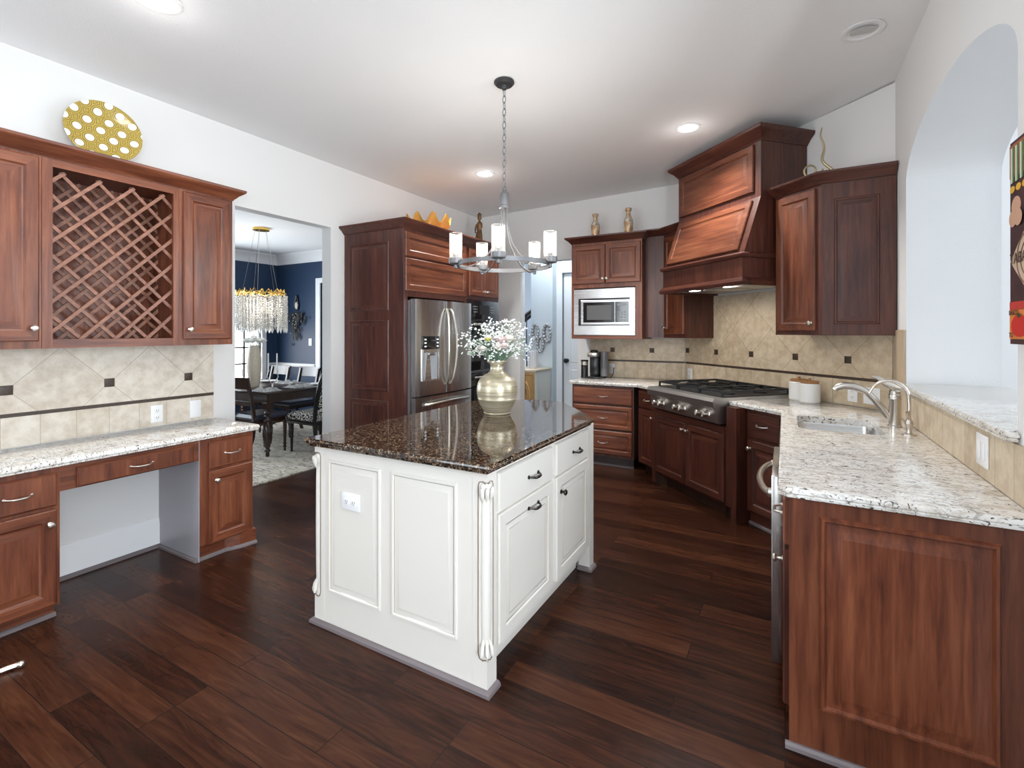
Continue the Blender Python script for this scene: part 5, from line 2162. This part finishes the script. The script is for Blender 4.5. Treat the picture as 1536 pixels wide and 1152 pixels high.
# ------------------------------------------------------------------ DINING ROOM
rm, N, L, b = new_mat('cream_rug_with_dark_strokes')
tc = N.new('ShaderNodeTexCoord')
mp = N.new('ShaderNodeMapping')
mp.inputs['Rotation'].default_value = (0, 0, R(25))
mp.inputs['Scale'].default_value = (2.2, 7, 1)
nz = N.new('ShaderNodeTexNoise')
nz.inputs['Scale'].default_value = 1.3
nz.inputs['Detail'].default_value = 5
nz.inputs['Distortion'].default_value = 2.2
L.new(tc.outputs['Object'], mp.inputs['Vector'])
L.new(mp.outputs[0], nz.inputs['Vector'])
r = ramp(N, [(.30, (.66, .60, .50)), (.47, (.60, .54, .44)), (.495, (.22, .20, .19)), (.515, (.24, .22, .20)), (.54, (.64, .58, .49)), (.70, (.70, .65, .56))])
L.new(nz.outputs['Fac'], r.inputs[0])
L.new(r.outputs[0], b.inputs['Base Color'])
b.inputs['Roughness'].default_value = .95
o = MB().box(-7.1, -4.42, 1.9, 5.25, .0005, .012).build('area_rug', rm, None, smooth=0)
tag(o, 'cream area rug with dark brush strokes under the dining table', 'rug')

t = thing('dining_table', 'dark wooden dining table with spiral turned legs in the blue dining room', 'table', (-6.21, 4.00, .0125), 0)
hw_, hl_ = .99, .50
k = MB()
k.box(-hw_, hw_, -hl_, hl_, .725, .758, bev=.008)
k.build('tabletop', dark_wood, t)
k = MB()
k.box(-hw_ + .05, hw_ - .05, -hl_ + .05, hl_ - .05, .63, .7245)
k.build('apron', dark_wood, t, smooth=0)
for sx in (-1, 1):
    for sy in (-1, 1):
        cx, cy = sx * (hw_ - .075), sy * (hl_ - .075)
        k = MB()
        k.box(cx - .045, cx + .045, cy - .045, cy + .045, .56, .6295)
        prof = [(.018, 0), (.022, .02), (.020, .05), (.034, .06), (.034, .075), (.020, .09), (.030, .11), (.034, .125), (.024, .14)]
        k.lathe(prof, (cx, cy, 0), 16)
        rows = []
        for i in range(33):
            u = i / 32
            z = .14 + .27 * u
            rr = .026 + .022 * math.sin(math.pi * min(1, .15 + .8 * u))
            rows.append([(cx + rr * (1 + .13 * math.cos(5 * (2 * math.pi * j / 30) + 9 * u)) * math.cos(2 * math.pi * j / 30),
                          cy + rr * (1 + .13 * math.cos(5 * (2 * math.pi * j / 30) + 9 * u)) * math.sin(2 * math.pi * j / 30), z) for j in range(30)])
        k.rings(rows)
        k.lathe([(.030, .41), (.042, .425), (.030, .44), (.026, .46), (.042, .475), (.026, .49), (.040, .51), (.026, .53), (.038, .56)], (cx, cy, 0), 16)
        k.build('leg', dark_wood, t, smooth=50)


def side_chair(x, y, rz, label, group=None):
    """chair looking towards local +y, its back at -y"""
    t = thing('dining_chair', label, 'chair', (x, y, .0125), rz, group)
    k = MB()
    k.rings([[(-.215, -.20, .43), (.215, -.20, .43), (.22, .22, .43), (-.22, .22, .43)], [(-.22, -.205, .45), (.22, -.205, .45), (.225, .225, .45), (-.225, .225, .45)],
             [(-.205, -.19, .485), (.205, -.19, .485), (.21, .21, .485), (-.21, .21, .485)]])
    k.build('seat', leather, t)
    k = MB()
    k.box(-.205, .205, -.185, .205, .385, .4295)
    k.build('seat_frame', dark_wood, t, smooth=0)
    for s in (-1, 1):
        k = MB()
        k.tube([(s * .20, .20, .385), (s * .20, .20, .28), (s * .20, .20, .0)], [.022, .021, .013], 10)
        for z in (.05, .09, .30, .34):
            k.lathe([(.012, -.012), (.026, 0), (.012, .012)], (s * .20, .20, z), 12)
        k.build('leg', dark_wood, t, smooth=60)
        k = MB()
        pts = [(s * .20, -.30, 0), (s * .20, -.22, .22), (s * .20, -.195, .42), (s * .20, -.225, .65), (s * .195, -.285, .92)]
        rws = []
        for (px_, py_, pz_) in pts:
            rws.append([(px_ - .015, py_ - .02, pz_), (px_ + .015, py_ - .02, pz_), (px_ + .015, py_ + .02, pz_), (px_ - .015, py_ + .02, pz_)])
        k.rings(rws)
        k.build('rear_leg', dark_wood, t, smooth=0)
    k = MB()
    rws = []
    for i in range(9):
        u = -1 + 2 * i / 8
        yy = -.262 - .035 * (1 - u * u)
        rws.append([(u * .225, yy - .012, .80), (u * .225, yy + .012, .80), (u * .225, yy - .012, .935), (u * .225, yy - .036, .935)])
    k.rings(rws)
    k.build('top_rail', dark_wood, t, smooth=50)
    k = MB()
    rws = []
    for i in range(9):
        u = -1 + 2 * i / 8
        yy = -.215 - .02 * (1 - u * u)
        rws.append([(u * .19, yy - .010, .60), (u * .19, yy + .010, .60), (u * .19, yy + .004, .65), (u * .19, yy - .016, .65)])
    k.rings(rws)
    k.build('cross_rail', dark_wood, t, smooth=50)
    return t


side_chair(-5.575, 3.66, 0, 'dark wooden dining chair with navy seat on the near side of the table')
side_chair(-6.85, 4.57, R(180), 'wooden dining chair on the far side of the table, nearest the window')
side_chair(-6.18, 4.57, R(180), 'wooden dining chair on the far side of the table, nearest the damask chair')

# damask print for the host chair
dmk, N, L, b = new_mat('black_and_white_damask')
tc = N.new('ShaderNodeTexCoord')
vo = N.new('ShaderNodeTexVoronoi')
vo.feature = 'SMOOTH_F1'
vo.inputs['Scale'].default_value = 13
vo.inputs['Smoothness'].default_value = .15
L.new(tc.outputs['Object'], vo.inputs['Vector'])
ma = N.new('ShaderNodeMath')
ma.operation = 'MULTIPLY'
ma.inputs[1].default_value = 26
sn = N.new('ShaderNodeMath')
sn.operation = 'SINE'
L.new(vo.outputs['Distance'], ma.inputs[0])
L.new(ma.outputs[0], sn.inputs[0])
r = ramp(N, [(.0, (.012, .012, .013)), (.50, (.012, .012, .013)), (.56, (.70, .68, .63))])
mr = N.new('ShaderNodeMapRange')
mr.inputs['From Min'].default_value = -1
L.new(sn.outputs[0], mr.inputs['Value'])
L.new(mr.outputs[0], r.inputs[0])
L.new(r.outputs[0], b.inputs['Base Color'])
b.inputs['Roughness'].default_value = .8

t = thing('dining_chair', 'black framed dining chair with black and white damask upholstery, facing the table', 'chair', (-5.02, 4.07, .017), R(90))
k = MB()
k.box(-.235, .235, -.20, .25, .40, .415)
k.rings([[(-.235, -.20, .4155), (.235, -.20, .4155), (.245, .25, .4155), (-.245, .25, .4155)], [(-.24, -.205, .455), (.24, -.205, .455), (.25, .255, .455), (-.25, .255, .455)],
         [(-.20, -.17, .49), (.20, -.17, .49), (.21, .21, .49), (-.21, .21, .49)]])
k.build('seat', dmk, t)
k = MB()
k.box(-.24, .24, -.205, .25, .35, .3995, bev=.006)
k.build('seat_frame', black_lacquer, t)
k = MB()
path = [(-.225, -.20, .40), (-.23, -.235, .60), (-.225, -.30, .85), (-.20, -.345, .98), (-.12, -.362, 1.03), (0, -.366, 1.04), (.12, -.362, 1.03), (.20, -.345, .98), (.225, -.30, .85), (.23, -.235, .60), (.225, -.20, .40)]
k.tube(path, .024, 10)
k.build('back_frame', black_lacquer, t, smooth=60)
k = MB()
rws = []
for z, y, hw in ((.50, -.225, .205), (.62, -.245, .208), (.80, -.285, .205), (.92, -.325, .195), (1.0, -.355, .15)):
    rws.append([(-hw, y - .020, z), (hw, y - .020, z), (hw, y + .018, z), (0, y + .034, z), (-hw, y + .018, z)])
k.rings(rws)
k.build('back_cushion', dmk, t, smooth=60)
for s in (-1, 1):
    k = MB()
    k.tube([(s * .21, .225, .35), (s * .21, .225, .25), (s * .21, .225, 0)], [.026, .022, .013], 10)
    for z in (.30, .27):
        k.lathe([(.014, -.012), (.030, 0), (.014, .012)], (s * .21, .225, z), 12)
    k.build('leg', black_lacquer, t, smooth=60)
    k = MB()
    k.tube([(s * .21, -.19, .37), (s * .21, -.205, .22), (s * .21, -.25, 0.0)], [.028, .023, .017], 10)
    k.build('rear_leg', black_lacquer, t, smooth=60)

# place settings: patterned napkin mats and plates
ZT_ = .0125 + .758
nap = plain('black_and_white_napkin', (.36, .36, .36), .9, var=.95, bscale=34)
for i, (x, y, a, lab) in enumerate(((-5.42, 3.63, 0, 'crumpled black and white napkin at the near corner of the dining table'),
                                    (-5.42, 4.10, 90, 'crumpled black and white napkin on the table in front of the damask chair'),
                                    (-5.98, 4.33, 0, 'crumpled black and white napkin on the far side of the dining table'),
                                    (-6.45, 3.65, 0, 'crumpled black and white napkin at the window end of the dining table'))):
    rnd = random.Random(i)
    k = MB()
    rows = []
    for q in range(13):
        rows.append([((q / 12 - .5) * .34 , (w_ / 12 - .5) * .26, max(.0, .022 * math.sin(q * 1.3 + w_ * .9 + i) + .016 * math.sin(q * 2.1 - w_ * 1.7)) * (1 if 0 < q < 12 and 0 < w_ < 12 else 0) + .003) for w_ in range(13)])
    k.rings(rows, close=False, cap0=False, cap1=False)
    o = k.build('napkin', nap, None, smooth=70, loc=(x, y, ZT_ + .0005))
    o.rotation_euler = (0, 0, R(a))
    tag(o, lab, 'napkin')
for x, y, lab in ((-5.44, 4.38, 'white plate on the dining table at the far corner by the damask chair'), (-6.35, 4.30, 'white plate at the far side of the dining table')):
    k = MB()
    k.lathe([(.002, 0), (.08, 0), (.125, .014), (.128, .018), (.08, .006), (.002, .006)], (0, 0, 0), 32, cap0=False, cap1=False)
    o = k.build('plate', ceramic, None, smooth=50, loc=(x, y, ZT_ + .001))
    tag(o, lab, 'plate')

# tall shell vase with white flowers
shell = plain('cream_shell_mosaic', (.62, .54, .42), .45, bump=1.0, bscale=70, var=.3)
FVX, FVY = -5.90, 3.80
k = MB()
k.lathe([(.002, 0), (.055, 0), (.06, .01), (.075, .12), (.085, .25), (.083, .36), (.066, .47), (.058, .53), (.050, .53), (.050, .30), (.002, .30)], (0, 0, 0), 32, cap0=False, cap1=False)
o = k.build('floor_vase', shell, None, smooth=50, loc=(FVX, FVY, ZT_ + .0005))
o.name = 'tall_vase'
tag(o, 'tall cream shell textured vase with white flowers on the dining table', 'vase')
t = thing('flower_bunch', 'bunch of large white flowers in the tall dining table vase', 'flowers', (FVX, FVY, ZT_), 0)
k = MB()
for i in range(7):
    a = 2 * math.pi * i / 7
    k.tube([(0.012 * math.cos(a), .012 * math.sin(a), .35), (.03 * math.cos(a), .03 * math.sin(a), .52), (.085 * math.cos(a), .085 * math.sin(a), .585)], .004, 6)
k.build('stem', green, t)
for i in range(8):
    a = 2 * math.pi * i / 7
    rd = .085 if i < 7 else 0
    rose(Vector((rd * math.cos(a), rd * math.sin(a), .585 + (.035 if i == 7 else 0))), .058, white_pet, 'flower')

# twisted candelabra with two tapers
t = thing('candelabra', 'slim silver candelabra with two white tapers on the dining table', 'candle holder', (-5.60, 3.85, ZT_ + .0005), 0)
k = MB()
k.lathe([(.002, 0), (.05, 0), (.052, .006), (.01, .012), (.008, .05), (.002, .05)], (0, 0, 0), 20, cap0=False, cap1=False)
for s in (-1, 1):
    k.tube([(0, 0, .04), (s * .035, 0.02 * s, .09), (s * .07, .03 * s, .14), (s * .058, .02 * s, .20)], .005, 8)
    k.lathe([(.004, .195), (.014, .20), (.014, .215)], (s * .058, .02 * s, 0), 12)
k.build('stand', nickel, t)
for s in (-1, 1):
    k = MB()
    k.lathe([(.010, .2155), (.008, .43), (.002, .435)], (s * .058, .02 * s, 0), 12)
    k.build('candle', candle_wax, t)
t = thing('candelabra', 'dark thin candelabra in front of the dining window, left of the tall vase', 'candle holder', (-6.08, 3.80, ZT_ + .0005), 0)
k = MB()
k.lathe([(.002, 0), (.045, 0), (.047, .006), (.008, .012), (.006, .08), (.002, .08)], (0, 0, 0), 20, cap0=False, cap1=False)
for s in (-1, 1):
    k.tube([(0, 0, .07), (s * .04, 0, .10), (s * .07, 0, .16), (s * .05, 0, .24), (s * .06, 0, .30)], .005, 8)
k.build('stand', bronze, t)
for s in (-1, 1):
    k = MB()
    k.lathe([(.009, .30), (.008, .42), (.002, .424)], (s * .06, 0, 0), 12)
    k.build('candle', candle_wax, t)

# crystal chandelier
GX, GY = -5.90, 3.895
t = thing('crystal_chandelier', 'gold branch chandelier with hanging clear crystal strands above the dining table', 'chandelier', (GX, GY, 0), 0)
k = MB()
k.lathe([(.002, ZD - .001), (.10, ZD - .001), (.10, ZD - .028), (.002, ZD - .03)], (0, 0, 0), 32, cap0=False, cap1=False)
k.build('canopy', gold, t)
for i in range(5):
    a = 2 * math.pi * i / 5 + .4
    k = MB()
    k.tube([(.07 * math.cos(a), .07 * math.sin(a), ZD - .029), (.24 * math.cos(a), .20 * math.sin(a), 1.99)], .0022, 5)
    k.build('suspension_cable', nickel, t)
k = MB()
rnd = random.Random(11)
for ra, rb in ((.34, .26), (.24, .18)):
    k.tube([(ra * math.cos(2 * math.pi * i / 40), rb * math.sin(2 * math.pi * i / 40), 1.965 + .012 * math.sin(i * 1.7)) for i in range(40)], .007, 6, closed=True)
for i in range(46):
    a = rnd.uniform(0, 2 * math.pi)
    q = rnd.uniform(.6, 1.0)
    a2 = a + rnd.uniform(-.5, .5)
    q2_ = rnd.uniform(.75, 1.06)
    k.tube([(.34 * q * math.cos(a), .27 * q * math.sin(a), 1.955), (.34 * (q + q2_) / 2 * math.cos((a + a2) / 2), .27 * (q + q2_) / 2 * math.sin((a + a2) / 2), rnd.uniform(1.99, 2.03)), (.34 * q2_ * math.cos(a2), .27 * q2_ * math.sin(a2), 1.93)], .005, 5)
k.build('branch_frame', gold, t)
proto = None
for i in range(96):
    if i < 48:
        a = 2 * math.pi * i / 48
        x, y = .35 * math.cos(a), .275 * math.sin(a)
    elif i < 80:
        a = 2 * math.pi * (i - 48) / 32 + .05
        x, y = .27 * math.cos(a), .21 * math.sin(a)
    else:
        a = 2 * math.pi * (i - 80) / 16
        x, y = .16 * math.cos(a), .12 * math.sin(a)
    if proto is None or i in (1, 2):
        rnd = random.Random(i)
        k = MB()
        z = 0
        L_ = (.35, .39, .32)[min(i, 2)]
        while z < L_:
            s_ = rnd.uniform(.010, .015)
            k.lathe([(.001, -z), (s_, -z - .012), (s_ * .9, -z - .020), (.001, -z - .034)], (rnd.uniform(-.003, .003), rnd.uniform(-.003, .003), 0), 6)
            z += .031
        k.lathe([(.001, -z + .004), (.012, -z - .012), (.011, -z - .04), (.001, -z - .075)], (0, 0, 0), 6)
        o = k.build('crystal_strand', crystal, t, smooth=0)
        if proto is None:
            proto = []
        proto.append(o)
    else:
        o = proto[i % 3].copy()
        COL.objects.link(o)
    o.location = (x, y, 1.945 - .012 * (i % 3))
    o.rotation_euler = (0, 0, i * .7)
for dx in (-.15, .15):
    ld = bpy.data.lights.new('dining_chandelier_light', 'POINT')
    ld.energy = 2.5
    ld.shadow_soft_size = .08
    ld.color = (1, .93, .82)
    lo = bpy.data.objects.new('dining_chandelier_light', ld)
    COL.objects.link(lo)
    lo.location = (GX + dx, GY, 1.80)

# feather wall hanging and light switch on the blue wall
t = thing('wall_hanging', 'dark feathered wall hanging with dangling beads on the navy wall', 'wall decor', (-7.28, YD - .002, 0), 0)
k = MB()
k.tube([(.0, -.02, 2.10), (-.02, -.02, 2.03), (-.05, -.02, 1.93), (-.03, -.02, 1.85), (.03, -.02, 1.85), (.05, -.02, 1.93), (.02, -.02, 2.03), (0, -.02, 2.10)], .014, 8)
k.build('hoop', black_lacquer, t)
k = MB()
k.sphere((0, -.02, 1.92), .032, 0, 12, 8, (1, .5, 2.0))
k.build('centre_tassel', ivory_tassel, t)
rnd = random.Random(5)
k = MB()
for i in range(110):
    x = rnd.gauss(0, .085)
    z = 1.82 - abs(rnd.gauss(0, .17))
    y = -.012 - rnd.uniform(0, .03)
    l_ = rnd.uniform(.03, .06)
    k.rings([[(x - .003, y, z), (x + .003, y, z), (x, y - .004, z)], [(x - .02, y - .006, z - l_), (x + .02, y - .006, z - l_), (x, y - .014, z - l_)], [(x - .002, y, z - 2 * l_), (x + .002, y, z - 2 * l_), (x, y - .003, z - 2 * l_)]])
o = k.build('feather', plain('black_feather', (.010, .010, .012), .5), t)
o['kind'] = 'stuff'
k = MB()
for i in range(14):
    x = rnd.gauss(0, .07)
    z = 1.80 - abs(rnd.gauss(0.08, .16))
    k.sphere((x, -.052, z), .007, 0, 8, 5)
o = k.build('bead', ivory_tassel, t)
o['kind'] = 'stuff'
outlet('light_switch', 'white light switch on the navy dining room wall', (-6.95, YD - .001, 1.30), 0, 'switch')

# ------------------------------------------------------------------ HALL BEHIND THE BACK OPENING
t = thing('hall_cabinet', 'ivory hall cabinet with a carved gold medallion door, behind the back opening', 'cabinet', (-3.62, 5.925, 0), 0)
w, dp = .655, .50
k = MB()
k.box(0, w, 0, dp, .06, .93)
k.box(.03, w - .03, .03, dp - .03, 0, .06)
k.build('carcass', plain('ivory_painted_cabinet', (.70, .70, .64), .45), t, smooth=0)
goldwood = plain('antique_gold_wood', (.50, .32, .14), .45, metal=.35, var=.3, bscale=30)
k = MB()
k.box(-.02, w + .015, -.02, dp + .01, .9305, .955, bev=.004)
k.build('cabinet_top', plain('ivory_gilded_top', (.66, .56, .42), .4), t)
for x0_ in (.0, .325):
    k = MB()
    k.panel(x0_ + .008, x0_ + .322, .09, .915, [(0, 0), (0, -.016), (.004, -.02), (.03, -.02), (.036, -.013), (.042, -.013)], 0, 0)
    dd = k.build('door', goldwood, t)
    cx = x0_ + .165
    for ra, rb, rr in ((.10, .30, .010), (.075, .26, .006)):
        k = MB()
        k.tube([(cx + ra * math.cos(2 * math.pi * i / 40), -.02, .50 + rb * math.sin(2 * math.pi * i / 40)) for i in range(40)], rr, 6, closed=True)
        k.build('oval_moulding', goldwood, dd)
    k = MB()
    for zz in (-.17, -.06, .06, .17):
        for s in (-1, 1):
            k.tube([(cx, -.016, .50 + zz - .05), (cx + s * .035, -.022, .50 + zz - .02), (cx + s * .045, -.022, .50 + zz + .03), (cx + s * .015, -.02, .50 + zz + .045)], [.006, .010, .009, .004], 6)
    k.sphere((cx, -.02, .50), .022, 0, 10, 6, (1, .6, 1.2))
    k.build('carving', goldwood, dd)
k = MB()
k.box(w - .001, w + .004, .05, dp - .04, .11, .90)
k.build('side_panel', plain('pale_ivory_panel', (.74, .75, .71), .45), t, smooth=0)

fl_ = plain('grey_white_fluted_ceramic', (.66, .67, .72), .5)
k = MB()
rows = []
for z, rr in ((0, .050), (.01, .055), (.24, .060), (.25, .060)):
    rows.append([(rr * (1 + .07 * math.cos(14 * 2 * math.pi * j / 84)) * math.cos(2 * math.pi * j / 84), rr * (1 + .07 * math.cos(14 * 2 * math.pi * j / 84)) * math.sin(2 * math.pi * j / 84), z) for j in range(84)])
k.rings(rows)
o = k.build('fluted_vase', fl_, None, smooth=50, loc=(-3.13, 6.20, .9555))
tag(o, 'pale fluted vase standing on the ivory hall cabinet', 'vase')
mir = plain('small_mirror_glass', (.75, .78, .80), .06, metal=1.0)
med = plain('silvered_carved_frame', (.45, .46, .48), .35, metal=.6, var=.6, bscale=50)
for x, z, r_, lab in ((-3.215, 1.475, .125, 'ornate oval wall medallion on the pale blue hall wall, leftmost of three'),
                      (-3.135, 1.285, .125, 'ornate oval wall medallion on the pale blue hall wall, lowest of three'),
                      (-3.025, 1.455, .145, 'ornate oval wall medallion on the pale blue hall wall, rightmost of three')):
    t = thing('wall_medallion', lab, 'wall decor', (x, YH - .002, z), 0, 'medallions on the hall wall')
    k = MB()
    for i in range(14):
        a = 2 * math.pi * i / 14
        k.sphere((r_ * .38 * math.cos(a), -.03, r_ * .85 * math.sin(a)), r_ * .17, 0, 8, 6)
    k.tube([(r_ * .38 * math.cos(2 * math.pi * i / 30), -.018, r_ * .85 * math.sin(2 * math.pi * i / 30)) for i in range(30)], .016, 8, closed=True)
    k.build('carved_frame', med, t)
    k = MB()
    ring = [(r_ * .30 * math.cos(2 * math.pi * i / 30), 0, r_ * .70 * math.sin(2 * math.pi * i / 30)) for i in range(30)]
    k.rings([[(a_, -.012, c_) for a_, _, c_ in ring], [(a_, -.004, c_) for a_, _, c_ in ring]])
    k.build('mirror', mir, t, smooth=0)

# staircase glimpsed at the far end of the hall
t = thing('staircase', 'white staircase with black handrail and balusters glimpsed at the end of the hall', 'staircase', (-4.9, 9.4, 0), 0)
k = MB()
for i in range(12):
    k.box(-1.1 + i * .25, -1.1 + (i + 1) * .25 + .02, 0, 1.0, max(0, .17 * i - .10), .17 * (i + 1))
k.build('treads', trim_white, t, smooth=0)
k = MB()
k.tube([(-1.2, -.02, 1.02), (2.0, -.02, 3.20)], .045, 8)
k.build('handrail', black_lacquer, t)
k = MB()
k.tube([(-1.2, 1.02, .98 + .35), (2.0, 1.02, 3.16 + .35)], .045, 8)
k.build('handrail', black_lacquer, t)
for i in range(22):
    x = -1.0 + i * .125
    z0 = .17 * (int((x + 1.1) / .25) + 1)
    k = MB()
    k.tube([(x, -.02, max(.0, z0 - .17)), (x, -.02, 1.02 + (x + 1.2) * 2.18 / 3.2 - .02)], .011, 6)
    k.build('baluster', black_lacquer, t)
